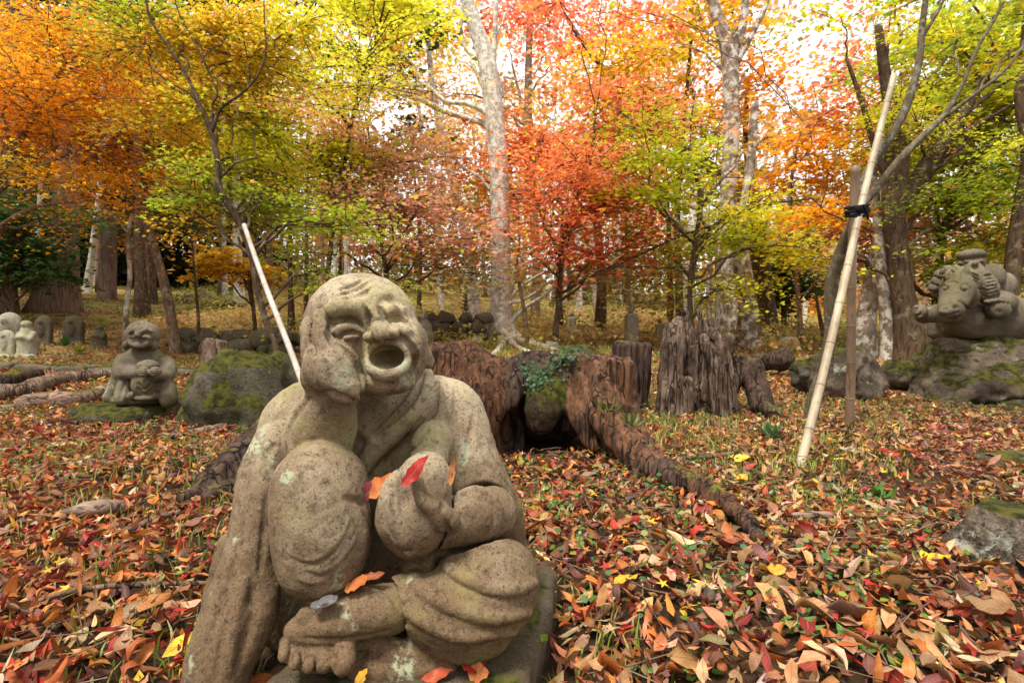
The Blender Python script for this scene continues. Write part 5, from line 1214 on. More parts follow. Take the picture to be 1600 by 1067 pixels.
# coins on the foot, leaves lying on the statue
def coin(c, r, tilt):
    V, F = tube([(0, 0, -.0011), (0, 0, .0011)], [r, r], 24); return mesh_np('coin', V, F, False, None, M['coin'])
for k, (x, y, dz, tl, lb) in enumerate(((497, 946, 0, 12, 'silver coin on the stone foot, leftmost and nearest the big toe'), (507, 943, .0, 6, 'silver coin on the stone foot, middle one of the overlapping coins'), (517, 940, .0, -4, 'silver coin on the stone foot, rightmost and nearest the heel'), (510, 941, .003, 4, 'silver coin on the stone foot, topmost, lying over the middle coin'))):
    o = link('coin', coin(None, .0115, 0), None, lb, 'coin', 'coins on the stone foot', loc=W(x, y - 2, .822) + (0, 0, dz)); o.rotation_euler = (math.radians(6), math.radians(-14 + tl), 0)
def one_leaf(label, px, py, d, L, w, col, rotdeg, curl=.6, fold=.4, cat='leaf'):
    rs = np.random.RandomState(int(px + py)); P, T, S = blades(1, np.array([L]), np.array([w]), np.array([curl]), np.array([fold]), 9, rs=rs)
    P = P[0]; k = 1 + 0.10 * (np.arange(len(P)) // 3 % 2) * np.abs(S); P[:, 1] *= k
    me = mesh_np('leaf', P, blade_faces(9), True, {'col': np.tile(col, (len(P), 1)), 'luv': np.stack([T, S, 0 * T], 1)}, M['litter'])
    o = link('leaf', me, None, label, cat, loc=W(px, py, d)); o.rotation_euler = tuple(math.radians(a) for a in rotdeg); return o
one_leaf('bright red leaf propped in the cupped hand of the howling figure', 650, 735, .828, .066, .17, (.42, .025, .02), (62, -48, 12), .35, .25)
one_leaf('orange leaf sticking out behind the fingers of the cupped hand', 598, 758, .86, .058, .24, (.60, .17, .04), (60, -42, 20), .4, .3)
one_leaf('dark red leaf wedged between knee and cupped hand', 582, 762, .89, .055, .26, (.16, .015, .02), (60, -50, 10), .3, .2)
one_leaf('curled tan leaf standing between hand and forearm', 708, 735, .865, .052, .17, (.62, .26, .10), (75, -82, 0), .5, .9)
one_leaf('orange serrated leaf lying above the stone foot', 560, 912, .845, .050, .26, (.58, .17, .04), (40, -30, 0), .5, .3)
one_leaf('thin brown leaf behind the serrated one in the lap', 585, 900, .86, .04, .2, (.35, .10, .03), (40, -14, 0), .6, .5)
one_leaf('scarlet maple leaf on the slab under the folded leg', 740, 1036, .865, .045, .34, (.50, .03, .02), (25, 5, 15), .3, .1)
one_leaf('orange leaf leaning on the scarlet one on the slab', 748, 1050, .85, .040, .38, (.62, .20, .06), (55, -15, -20), .3, .2)
one_leaf('narrow red-orange leaf on the slab below the folds', 684, 1054, .845, .055, .18, (.52, .09, .03), (35, -12, 8), .4, .2)
one_leaf('small yellow leaf standing at the very bottom edge of the slab', 566, 1058, .80, .035, .25, (.78, .42, .04), (70, -60, 0), .3, .4)
# big coloured leaves in the litter
for lb, x, y, L, w, c in (('large yellow leaf lying right of the folded leg', 978, 938, .075, .34, (.75, .45, .04)), ('bright yellow lobed leaf near the square stone block', 1462, 902, .085, .38, (.78, .52, .02)), ('golden leaf near the bottom right of the litter', 1205, 925, .075, .30, (.72, .36, .03)),
    ('big pale tan leaf in the middle of the litter', 1042, 912, .10, .42, (.66, .42, .24)), ('rolled brown leaf at the bottom right', 1330, 1005, .10, .36, (.24, .13, .08)), ('yellow leaf beside the end of the snaking root', 1158, 762, .08, .4, (.72, .42, .04)), ('orange-yellow leaf low on the left among brown ones', 240, 888, .075, .34, (.78, .34, .03)),
    ('yellow leaf between snaking root and pale stake', 1160, 728, .09, .3, (.80, .52, .03)), ('pale cream leaf before the snaking root', 1240, 768, .09, .34, (.72, .50, .30)), ('crimson leaf in the litter below the brown stake', 1395, 722, .075, .3, (.50, .03, .03))):
    g, d = G(x, y); rs = np.random.RandomState(x); P, T, S = blades(1, np.array([L]), np.array([w]), np.array([1.6 if 'rolled' in lb else .7]), np.array([1.1 if 'rolled' in lb else .25]), 9, rs=rs)
    me = mesh_np('leaf', P[0], blade_faces(9), True, {'col': np.tile(c, (27, 1)), 'luv': np.stack([T, S, 0 * T], 1)}, M['litter'])
    o = link('leaf', me, None, lb, 'leaf', loc=g + (0, 0, .045)); o.rotation_euler = (.35 * rs.randn(), -.2, rs.rand() * 1.5 - .7)
# --- small plants
def plant(name, label, px, py, n, L, w, col, spread=.05, up=.9, z=0, d=None, cat='plant', curl=1.2):
    g, dd = G(px, py); c = g if d is None else W(px, py, d); rs = np.random.RandomState(int(px * 7 + py)); e = thing(name, label, cat, loc=c); b = Bag()
    for k in range(n):
        a = k / n * 6.283 + rs.rand() * .5; P, T, S = blades(1, np.array([L * (.7 + .5 * rs.rand())]), np.array([w]), np.array([curl]), np.array([.3]), 5, rs=rs)
        P = P[0]; P[:, 0] += .5 * L; P = P @ rot(0, -math.degrees(up) * (.5 + .7 * rs.rand()), math.degrees(a)).T
        q = np.tile(np.array(col) * (.7 + .6 * rs.rand()), (len(P), 1)); me = mesh_np('frond', P, blade_faces(5), True, {'col': q}, M['green'])
        o = link('frond', me, e); o.location = (rs.randn() * spread * .2, rs.randn() * spread * .2, 0)
    return e
plant('fern', 'blue-green fern clump at the foot of the jagged stump', 1062, 632, 16, .16, .16, (.07, .17, .07))
plant('fern', 'green fern on the leaves before the low root crown', 1205, 688, 14, .14, .16, (.09, .17, .06))
plant('grass_tuft', 'arching grass tuft growing on the side of the hollow stump', 948, 652, 22, .13, .05, (.20, .26, .04), d=2.72)
plant('grass_tuft', 'grass tuft hanging over the big root of the hollow stump', 985, 672, 20, .12, .05, (.10, .17, .03), d=2.66)
plant('weed', 'bright green round-leaved weed beside the folded leg', 828, 1008, 14, .019, .42, (.20, .30, .02), d=.97, up=.5)
plant('dandelion', 'green toothed-leaf weed low in the litter right of the figure', 1082, 872, 13, .08, .13, (.13, .27, .02), spread=.05, up=.3)
plant('dandelion', 'pale green toothed-leaf weed near the bottom, right of centre', 1240, 985, 14, .085, .12, (.17, .28, .07), spread=.08, up=.3)
plant('weed', 'cluster of oval green leaves at the bottom right', 1400, 1035, 26, .05, .22, (.12, .24, .03), spread=.22, up=.35)
plant('weed', 'small green grass and leaf clump in the litter right of the stakes', 1375, 778, 20, .075, .16, (.09, .19, .03))
plant('weed', 'dark green leafy clump by the tip of the snaking root', 1148, 828, 22, .04, .28, (.05, .13, .03), spread=.2, up=.4)
plant('weed', 'round green leaves at the bottom centre of the litter', 1078, 1040, 12, .032, .34, (.12, .30, .05), spread=.18, up=.3)
plant('weed', 'dark leafy clump in the litter left of the sleeve', 178, 850, 16, .04, .3, (.08, .20, .05), spread=.18, up=.4)
plant('bush', 'yellow-leaved seedling bush on the bank above the mossy boulder', 372, 548, 90, .11, .2, (.62, .38, .03), up=1.5)
plant('fern', 'yellow fern clump before the left steles', 125, 553, 40, .2, .05, (.30, .28, .03))
plant('fern', 'green fern against the rounded stele', 103, 542, 40, .18, .1, (.06, .16, .03), up=1.4)
# ivy over the hollow stump: separate leaves on trailing stems
iv = thing('ivy', 'blue-green ivy leaves trailing over the rim of the hollow stump', 'ivy', loc=W(860, 580, 3.0)); rs = np.random.RandomState(4)
P0 = np.array([(0, 0, 0), (.35, -.5, .05), (.8, -.4, .03), (1.0, 0, -.08), (.8, .4, .03), (.35, .5, .05)]); b = Bag()
for k in range(430):
    t = rs.rand(); x = 812 + 100 * t + rs.randn() * 6; y = 573 + 14 * math.sin(t * 6) + rs.randn() * 8 + (rs.rand() < .35) * rs.rand() * 22
    if x > 900: y -= 4
    c = W(x, y, 2.96 - rs.rand() * .08 - (.06 if y > 590 else 0)); R = rotm(rs, 1, .5, False); R = np.array([rot(55, 0, 0)]) @ R
    V, F, m = batch(P0[None] * .017 * (.6 + .8 * rs.rand()), R, c[None], np.array([[0, 1, 2, 3, 4, 5]])); b.add(V, F, np.tile(np.array([.055, .12, .045]) * (.6 + .8 * rs.rand()), (6, 1)))
child(link('leaves', b.mesh('leaves', M['green'])), iv)

# ------------------------------------------------------------------ the trees
T = []
def tree(*a, **k): t = Tree(*a, **k); T.append(t); return t
main = tree('lichen_tree', 'straight pale tree spotted with lichen, flared roots, in the middle', 'tree', 'pale_bark',
    [[(786, 528, 52), (784, 500, 40), (783, 470, 37), (783, 400, 33), (781, 300, 31), (775, 210, 32), (767, 130, 31), (757, 85, 29), (742, 40, 26), (730, 0, 24), (715, -60, 22), (705, -150, 14)],
     [(752, 92, 12), (738, 88, 8), (722, 60, 6), (722, 0, 6), (722, -60, 4)], [(768, 165, 9), (742, 108, 6), (735, 92, 3)], [(770, 160, 9), (772, 80, 8), (776, 0, 7), (780, -80, 4)]], flare=0.9)
for r in ([(776, 524, 22), (745, 534, 14), (715, 540, 8), (690, 545, 4)], [(795, 524, 24), (815, 535, 16), (850, 545, 12), (890, 552, 7)], [(786, 528, 18), (782, 545, 12), (770, 556, 7), (750, 562, 4)], [(790, 528, 16), (808, 545, 9), (838, 556, 6), (860, 562, 3)]): main.root(r, 1)
mapL = tree('maple_tree', 'slender leaning maple held by the whitish stake, dark forked branches', 'tree', 'dark_bark',
    [[(432, 548, 10.1), (415, 500, 9.4), (402, 450, 9.4), (393, 400, 10.1), (375, 350, 10.1), (352, 312, 10.1), (341, 285, 9.4), (342, 262, 9.4), (331, 210, 7.8), (312, 165, 7.0), (290, 115, 5.5), (262, 72, 4.7), (235, 30, 3.9), (225, -20, 3.1), (215, -80, 2.3)],
     [(331, 208, 6.2), (345, 170, 4.7), (378, 146, 3.9), (405, 115, 3.1), (415, 78, 3.1), (413, 30, 2.3), (412, -30, 1.6)], [(331, 210, 4.7), (332, 165, 3.9), (338, 140, 3.1), (300, 60, 3.1), (280, 22, 2.3), (268, -20, 1.6)], [(342, 280, 4.7), (370, 255, 3.1), (400, 247, 2.3)], [(323, 190, 4.7), (300, 150, 3.1), (255, 122, 2.3), (190, 62, 1.6)]], d=5.7, flare=.3)
mapR = tree('maple_tree', 'young forked maple with smooth olive stems tied to the bamboo stakes', 'tree', 'smooth_bark',
    [[(1268, 640, 22.1, .5), (1282, 590, 20.4, .4), (1298, 520, 18.7, .3), (1298, 450, 17.8, .25), (1315, 390, 17.0, .15), (1338, 335, 16.1), (1348, 285, 14.4), (1370, 245, 13.6), (1400, 200, 12.8), (1422, 150, 11.9), (1436, 95, 10.2), (1441, 40, 9.3), (1447, -10, 7.6), (1450, -90, 5.1)],
     [(1340, 330, 12.8, .02), (1365, 300, 11.9, -.02), (1405, 250, 11.0, -.05), (1440, 215, 10.2, -.05), (1475, 180, 9.3, 0), (1505, 130, 6.0), (1525, 80, 5.1), (1560, 20, 4.2), (1580, -30, 2.5)], [(1470, 186, 7.6), (1520, 150, 6.0), (1570, 110, 5.1), (1610, 60, 4.2), (1660, 20, 2.5)], [(1440, 60, 6.0), (1470, 10, 4.2), (1490, -40, 2.5)]], d=3.55, flare=.2)
t_ring = tree('young_tree', 'leaning young tree with ringed bark behind the crouching figure', 'tree', 'brown_bark', [[(276, 552, 17), (268, 500, 15), (258, 450, 14), (245, 400, 12), (232, 360, 12), (224, 330, 12), (226, 280, 10), (232, 232, 9), (228, 180, 5)], [(226, 335, 8), (190, 295, 6), (160, 245, 5), (130, 205, 4), (95, 170, 3)], [(214, 315, 6), (180, 270, 4), (165, 240, 3)], [(160, 250, 4), (185, 205, 3), (200, 165, 2)]], flare=.3)
t_thin = tree('young_tree', 'thin lichened tree left of the ringed-bark one', 'tree', 'patch_bark', [[(195, 538, 8), (198, 480, 7), (203, 430, 6), (200, 380, 6), (205, 340, 5), (222, 290, 4), (232, 250, 3)], [(198, 362, 4), (175, 335, 3), (150, 315, 2)]], d=8.4, flare=.2)
ced = tree('cedar', 'thick reddish cedar with flared ridged base on the left', 'tree', 'cedar_bark', [[(88, 486, 62), (92, 450, 50), (97, 400, 42), (101, 340, 36), (105, 280, 32), (108, 230, 29), (112, 150, 27), (116, 60, 24), (120, -60, 20)]], flare=1.0)
ced2 = tree('cedar', 'grey cedar trunk cut by the left edge', 'tree', 'cedar_bark', [[(3, 488, 44), (4, 430, 34), (6, 350, 28), (9, 270, 24), (13, 180, 22), (18, 60, 20), (22, -60, 18)]], flare=.7)
ced3 = tree('cedar', 'dark narrow cedar between the edge trunk and the thick reddish one', 'tree', 'dark_bark', [[(44, 468, 17), (46, 400, 13), (48, 300, 11), (52, 180, 10), (55, 0, 8)]], d=17, flare=.7)
ced4 = tree('cedar', 'dark brown cedar right of the two whitish poles', 'tree', 'cedar_bark', [[(166, 468, 25), (170, 420, 20), (173, 340, 17), (175, 260, 15), (178, 140, 14), (181, 0, 12)]], flare=.8)
for i, (x0, y0, x1, y1, w, lb, bk, d) in enumerate(((138, 446, 160, 262, 9, 'whitish slim trunk leaning right, left one of the close pair', 'white_bark', 20), (149, 440, 156, 262, 7, 'whitish slim trunk behind, right one of the close pair', 'white_bark', 23), (57, 410, 68, 190, 6, 'slim speckled pole-like trunk between the first cedars', 'white_bark', 21), (177, 438, 179, 285, 4, 'very thin pale trunk right of the dark brown cedar', 'white_bark', 24),
        (374, 478, 371, 395, 16, 'pale short-looking trunk behind yellow leaves on the left slope', 'pale_bark', 17), (352, 478, 350, 380, 8, 'grey slim trunk left of the pale one with yellow leaves', 'pale_bark', 18), (222, 488, 218, 380, 18, 'dark mossy trunk in the shade behind the ringed young tree', 'dark_bark', 13), (240, 470, 236, 300, 9, 'thin dark trunk in shade left of the slope log', 'dark_bark', 16),
        (310, 500, 296, 330, 4, 'very thin dark sapling before the yellow leaves', 'dark_bark', 8.5), (455, 500, 452, 330, 8, 'dark slim trunk left of the howling head', 'dark_bark', 11), (478, 470, 480, 300, 6, 'thin dark trunk above the raised hand', 'dark_bark', 13), (530, 480, 533, 330, 6, 'thin dark trunk right above the howling head', 'dark_bark', 12))):
    tree('slender_tree', lb, 'tree', bk, [[(x0, y0, w * 1.3), (x0 + (x1 - x0) * .3, y0 + (y1 - y0) * .3, w), (x1, y1, w * .8), (x1 + (x1 - x0) * .6, y1 - 130, w * .65), (x1 + (x1 - x0) * .9, y1 - 260, w * .4)]], d=d, flare=.3)
t_back = tree('forked_tree', 'old leaning forest tree with long diagonal limb toward upper left', 'tree', 'dark_bark', [[(1198, 500, 30), (1188, 420, 26), (1178, 340, 25), (1160, 300, 22), (1110, 262, 18), (1060, 228, 17), (1030, 195, 15), (1000, 160, 13), (960, 125, 10), (920, 80, 7), (880, 20, 5)], [(1012, 180, 8), (1010, 150, 5), (1014, 120, 3)], [(1178, 340, 18), (1172, 280, 14), (1165, 200, 10), (1170, 120, 7)]], d=14, flare=.5)
t_p1 = tree('forked_tree', 'large whitish tree forking near the top, right of centre', 'tree', 'patch_bark', [[(1148, 532, 52), (1144, 480, 44), (1136, 430, 36), (1133, 370, 30), (1139, 300, 26), (1142, 200, 25), (1141, 110, 26), (1136, 70, 24), (1122, 30, 20), (1108, -20, 15), (1095, -90, 10)], [(1144, 85, 17), (1160, 40, 14), (1165, 0, 12), (1168, -80, 8)], [(1150, 100, 10), (1172, 60, 9), (1196, 10, 8), (1215, -60, 5)]], flare=.7)
t_p2 = tree('patchy_tree', 'ivy-grown patchy trunk close behind the large whitish tree', 'tree', 'patch_bark', [[(1170, 528, 34), (1168, 470, 26), (1158, 400, 22), (1162, 340, 18), (1172, 260, 14), (1180, 160, 10)]], d=10.4, flare=.5)
t_p3 = tree('patchy_tree', 'twin-stemmed grey tree with spreading roots right of the whitish tree', 'tree', 'pale_bark', [[(1189, 520, 36), (1186, 480, 26), (1183, 400, 24), (1180, 350, 22), (1176, 280, 18), (1170, 200, 14)], [(1196, 515, 14), (1197, 450, 12), (1196, 380, 10), (1205, 300, 7), (1215, 230, 5)]], flare=.9)
t_c = tree('slender_tree', 'tall thin greyish trunk right of the straight lichen tree', 'tree', 'brown_bark', [[(836, 488, 15), (838, 420, 13), (834, 340, 13), (828, 250, 14), (825, 180, 13), (826, 100, 11), (828, 30, 9), (830, -60, 6)], [(826, 215, 7), (812, 150, 5), (800, 100, 3)], [(826, 200, 6), (798, 180, 4), (785, 165, 3)]], d=17, flare=.3)
for i, (pts, w, lb, bk, d) in enumerate((([(742, 490), (733, 420), (722, 340), (700, 250), (684, 180), (672, 100), (664, -40)], 15, 'pale tree leaning left behind the straight lichen tree', 'pale_bark', 14),
    ([(824, 528), (818, 480), (808, 420), (812, 360), (806, 300)], 6, 'thin crooked sapling right of the straight lichen tree', 'brown_bark', 9.5), ([(938, 505), (940, 440), (935, 370), (930, 300), (925, 220)], 15, 'dark mossy trunk left of the tall post figure', 'dark_bark', 13),
    ([(876, 500), (872, 440), (876, 380), (880, 320)], 7, 'dark slim trunk beside the right pagoda', 'dark_bark', 14), ([(1062, 492), (1060, 420), (1058, 350), (1062, 270), (1070, 180), (1080, 60)], 10, 'dark slender trunk above the jagged stump', 'dark_bark', 13),
    ([(1047, 480), (1046, 400), (1044, 330), (1040, 250)], 8, 'dark thin trunk left of its slender neighbour over the jagged stump', 'dark_bark', 15), ([(1120, 515), (1122, 460), (1124, 400), (1126, 360), (1138, 335), (1152, 322)], 7, 'thin pale sapling before the whitish forked tree', 'pale_bark', 10),
    ([(1108, 500), (1107, 450), (1110, 400), (1106, 320)], 7, 'thin spotted trunk left of the whitish forked tree', 'patch_bark', 12), ([(1258, 492), (1260, 430), (1262, 350), (1266, 240), (1274, 120)], 6, 'thin pale trunk left of the bamboo stakes', 'pale_bark', 19),
    ([(1288, 530), (1280, 490), (1274, 455)], 7, 'short dead snag left of the bamboo stakes', 'grey_wood', 11), ([(1075, 478), (1078, 400), (1085, 320), (1100, 240), (1090, 170), (1068, 100), (1060, 20)], 13, 'grey trunk rising behind orange leaves right of centre', 'pale_bark', 18),
    ([(690, 480), (688, 420), (680, 330), (660, 220), (650, 100)], 8, 'pale thin trunk among pink leaves left of centre', 'pale_bark', 19), ([(655, 470), (657, 400), (652, 320), (640, 200)], 6, 'dark thin trunk above the pale seated figure', 'dark_bark', 17), ([(905, 470), (903, 400), (900, 320), (912, 200), (920, 60)], 8, 'grey trunk in the middle distance above the small pale figure', 'pale_bark', 20))):
    tree('slender_tree', lb, 'tree', bk, [[(x, y, w * (1.25 - .8 * k / (len(pts) - 1))) for k, (x, y) in enumerate(pts)]], d=d, flare=.4)
rt = [tree('old_tree', 'broad dark double tree directly behind the stakes with thick limbs', 'tree', 'dark_bark', [[(1425, 535, 48), (1412, 470, 32), (1402, 400, 29), (1396, 330, 30), (1400, 270, 32), (1398, 200, 22), (1385, 130, 16), (1372, 40, 10)], [(1402, 330, 28), (1436, 280, 26), (1462, 240, 24), (1490, 200, 18), (1520, 150, 12), (1555, 80, 8)], [(1398, 300, 16), (1370, 240, 11), (1350, 170, 8), (1322, 90, 5)]], d=8.6, flare=.8),
      tree('old_tree', 'grey lichened trunk between the stakes and the stone horse', 'tree', 'patch_bark', [[(1350, 528, 34), (1356, 480, 26), (1366, 420, 23), (1378, 350, 20), (1384, 270, 16), (1392, 180, 12)]], d=9.5, flare=.6),
      tree('old_tree', 'slim light trunk left of the stone horse', 'tree', 'patch_bark', [[(1392, 540, 30), (1386, 490, 22), (1380, 430, 19), (1372, 350, 15), (1362, 250, 10)]], d=8.9, flare=.6),
      tree('old_tree', 'dark curving trunk at the right edge beyond the stone horse', 'tree', 'dark_bark', [[(1582, 560, 30), (1580, 480, 22), (1584, 400, 20), (1592, 340, 19), (1606, 240, 18), (1596, 150, 18), (1604, 60, 14), (1610, -60, 10)]], d=8.0, flare=.5),
      tree('old_tree', 'thin branching tree right behind the stone horse', 'tree', 'dark_bark', [[(1462, 520, 16), (1466, 450, 13), (1470, 390, 12), (1486, 320, 9), (1520, 260, 7), (1560, 200, 5)], [(1470, 390, 8), (1462, 320, 6), (1450, 260, 4)]], d=9.5, flare=.4)]
red_t = tree('red_maple', 'salmon-red maple with drooping sprays right of the straight lichen tree', 'tree', 'dark_bark', [[(868, 520, 10), (874, 460, 8), (878, 400, 8), (885, 350, 7), (905, 300, 6), (925, 240, 5), (930, 180, 3)], [(878, 400, 6), (850, 350, 4), (835, 300, 3)], [(890, 340, 5), (940, 310, 4), (980, 300, 2)]], d=9.3, flare=.3)
pink_t = tree('pink_maple', 'muted pink and green maple behind the howling head', 'tree', 'dark_bark', [[(610, 505, 9), (606, 450, 8), (598, 390, 7), (590, 330, 6), (582, 260, 5), (575, 200, 3)], [(600, 400, 5), (640, 350, 4), (660, 300, 3)], [(596, 380, 5), (560, 330, 4), (540, 290, 3)]], d=9.0, flare=.3)
yel_t = tree('yellow_maple', 'green and yellow maple right of the salmon-red one', 'tree', 'dark_bark', [[(1080, 515, 9), (1078, 450, 8), (1086, 380, 7), (1095, 310, 7), (1075, 240, 5), (1050, 190, 3)], [(1090, 330, 5), (1120, 290, 4), (1150, 260, 2)], [(1084, 380, 5), (1040, 340, 4), (1010, 310, 3)]], d=8.8, flare=.3)
ora_t = tree('orange_maple', 'orange maple behind the left of the bamboo stakes', 'tree', 'brown_bark', [[(1250, 510, 9), (1246, 450, 7), (1240, 390, 7), (1232, 330, 6), (1240, 260, 5), (1255, 190, 3)], [(1240, 390, 4), (1275, 340, 3), (1290, 300, 2)]], d=10.5, flare=.3)
lef_t = tree('orange_maple', 'glowing orange maple spreading over the upper left corner', 'tree', 'brown_bark', [[(-70, 560, 22), (-60, 470, 18), (-40, 380, 16), (-10, 290, 13), (30, 220, 10), (70, 150, 8), (110, 80, 6), (140, 0, 4)], [(-20, 310, 9), (60, 260, 6), (140, 230, 4)], [(20, 230, 8), (-20, 120, 5), (-40, 20, 4)]], d=7.4, flare=.3)
lim_t = tree('lime_maple', 'lime-yellow maple at the top, left of the straight lichen tree', 'tree', 'dark_bark', [[(505, 500, 9), (512, 430, 8), (520, 360, 7), (533, 290, 6), (548, 200, 6), (565, 120, 5), (590, 50, 4), (610, -40, 3)], [(548, 200, 4), (562, 110, 3), (560, 30, 2)]], d=8.6, flare=.3)
gold_t = tree('golden_maple', 'small golden-yellow maple on the left slope', 'tree', 'dark_bark', [[(398, 505, 6), (392, 450, 5), (385, 410, 4), (372, 370, 3)]], d=10, flare=.2)
dk_t = tree('evergreen', 'dark evergreen bush-like tree left of the bamboo stakes', 'tree', 'dark_bark', [[(1225, 505, 9), (1226, 450, 8), (1228, 390, 6), (1230, 330, 3)]], d=15, flare=.2)
dkl = tree('evergreen', 'dark green leafy tree at the left edge before the cedars', 'tree', 'dark_bark', [[(20, 500, 8), (24, 440, 6), (30, 380, 5), (36, 330, 3)]], d=10, flare=.2)
# who carries which colour where
HOST = {'O': [lef_t, ora_t, t_p1], 'A': [lef_t, mapL, t_back, t_p1, rt[3]], 'Y': [mapL, lim_t, yel_t, rt[0], rt[4]], 'L': [lim_t, rt[0], yel_t], 'G': [mapL, rt[0], yel_t, rt[1], pink_t, rt[4]], 'R': [red_t, t_c, ora_t, main], 'S': [red_t], 'P': [pink_t, ora_t], 'p': [pink_t, main, t_c],
        'o': [t_c, t_p1, ora_t, main], 'D': [dkl, dk_t], 'B': [pink_t, red_t, main, t_c], 'g': [gold_t], 'F': [ced, ced4]}
GRID = [  # every 100 px of the photo, from -150 on; two characters: colour class and how dense (0-9)
    (-50,  'O4 O4 O4 A3 A3 Y3 L3 L2 R1 R2 R2 A2 O1 .0 G2 Y2 Y3 G3 G3'),
    (30,   'O8 O9 O8 G7 A8 Y8 L7 L3 R2 R4 R3 A7 O3 .0 Y2 Y5 G7 Y6 G6'),
    (90,   'O8 O9 O8 A8 A8 Y8 L6 p3 .0 R3 A5 A8 O3 .0 G4 Y5 G6 Y7 Y6'),
    (150,  'O8 O9 O9 O8 A8 R6 L5 p4 p2 o3 S7 A9 O3 .0 R4 Y6 Y7 L8 Y6'),
    (205,  'O8 O9 O9 A8 Y8 Y8 p5 p5 o3 S8 S9 Y8 O5 o3 R6 Y7 G8 L8 Y6'),
    (260,  'A4 A5 O6 O6 G7 Y8 Y7 P7 S5 S9 S9 Y9 Y6 O8 O5 G8 G7 Y5 A4'),
    (315,  'D4 D3 O2 O1 G5 G8 P6 P7 A4 S8 R9 Y7 Y5 O8 P5 G7 G8 G4 A5'),
    (370,  'D4 D4 .0 .0 A2 G3 G5 P4 B3 S5 R5 G4 Y4 Y4 P6 P4 G8 A3 A6'),
    (425,  'D2 D2 .0 .0 .0 g0 G3 B3 B2 B2 B2 B2 Y2 Y2 D5 B2 G3 .0 A4')]
grs = np.random.RandomState(33)
for py, row in GRID:
    cells = row.split()
    for i, cell in enumerate(cells):
        cls, den = cell[0], int(cell[1])
        if cls == '.' or den == 0: continue
        px = -100 + i * 100
        for rep in range(2 if -40 < py else 1):
            x = px + 50 - 50 + grs.rand() * 100; y = py + grs.randn() * 18
            hs = HOST[cls]; w = np.array([math.exp(-((x - np.interp(y, np.sort(533.5 + (CAMH - h.stems[0][:, 2]) / h.stems[0][:, 1] * FPX), (h.stems[0][:, 0] / h.stems[0][:, 1] * FPX + 800)[np.argsort(533.5 + (CAMH - h.stems[0][:, 2]) / h.stems[0][:, 1] * FPX)])) / 170) ** 2) + 1e-4 for h in hs])
            h = hs[grs.choice(len(hs), p=w / w.sum())]; d = max(4.6, h.d + (grs.rand() - .45) * 2.2)
            if h is mapR: d = h.d + .3
            # the clear trunks stay in front of the foliage
            if abs(x - 785) < 75 and y < 430: d = max(d, main.d + 1.2)
            if abs(x - 1140) < 70 and y < 330: d = max(d, t_p1.d + 1.2)
            if 340 < x < 500 and y > 300: d = max(d, mapL.d + 1.0)
            if h is mapL: d = mapL.d + .25 + .9 * grs.rand()
            cov = den / 9.0; rx = 72 + 50 * grs.rand(); rz = 26 + 20 * grs.rand()
            n = int(cov * rx * rz * 3.14 / (22.0 if d < 11 else 30.0) * 0.95 * (8.5 / max(d, 6)) ** .15 * (2.0 if py < 160 else 2.25 if py < 300 else 2.6))
            h.pad(x, y, d, rx, rz, n, cls)
for x, y, c, n in ((370, 415, 'g', 700), (340, 400, 'g', 450), (400, 430, 'g', 400), (330, 425, 'g', 200)): gold_t.pad(x, y, 10, 42, 14, n, c)
for x, y, r, n in ((1225, 420, 48, 900), (1240, 455, 50, 900), (1200, 470, 40, 500), (1235, 385, 36, 500)): dk_t.pad(x, y, 15, r, 24, n, 'D', ry=1.0)
for x, y, r, n in ((40, 390, 50, 700), (80, 420, 50, 500), (25, 430, 40, 400), (10, 345, 40, 400)): dkl.pad(x, y, 10, r, 22, n, 'D')
# the cedars' high crowns, above the picture, keep the left slope in shade
crs = np.random.RandomState(77)
for k in range(60):
    x = -16 + 13 * crs.rand(); y = 7 + 17 * crs.rand(); z = 8.5 + 5 * crs.rand(); h = (ced, ced2, ced4)[k % 3]
    h.pad(x / y * FPX + 800, 533.5 - (z - CAMH) / y * FPX, y, 1.7 / y * FPX, .5 / y * FPX, 230, 'F', limb=False, size=.12, ry=1.5)
# young leaves on the staked maple itself
for x, y, n, c in ((1500, 60, 260, 'G'), (1580, 90, 260, 'Y'), (1460, -10, 240, 'G'), (1620, 20, 240, 'G'), (1560, -20, 200, 'Y'), (1540, 130, 160, 'G')): mapR.pad(x, y, 3.9, 70, 16, n, c, size=.034, ry=.35)
# cedar crowns: dark drooping masses high up on the left
for x, y, r, d, n in ((60, 260, 70, 15, 700), (150, 250, 70, 16, 700), (220, 290, 60, 17, 700), (20, 200, 80, 14, 700), (120, 180, 90, 15, 900), (240, 220, 80, 16, 800), (40, 100, 90, 15, 800), (160, 80, 90, 16, 800), (270, 340, 50, 17, 500), (90, 330, 60, 18, 500), (200, 355, 60, 18, 500)): (ced if x < 130 else ced4).pad(x, y, d, r, 26, n, 'F', limb=False, size=.09, ry=1.4)
for t in T: t.finish()

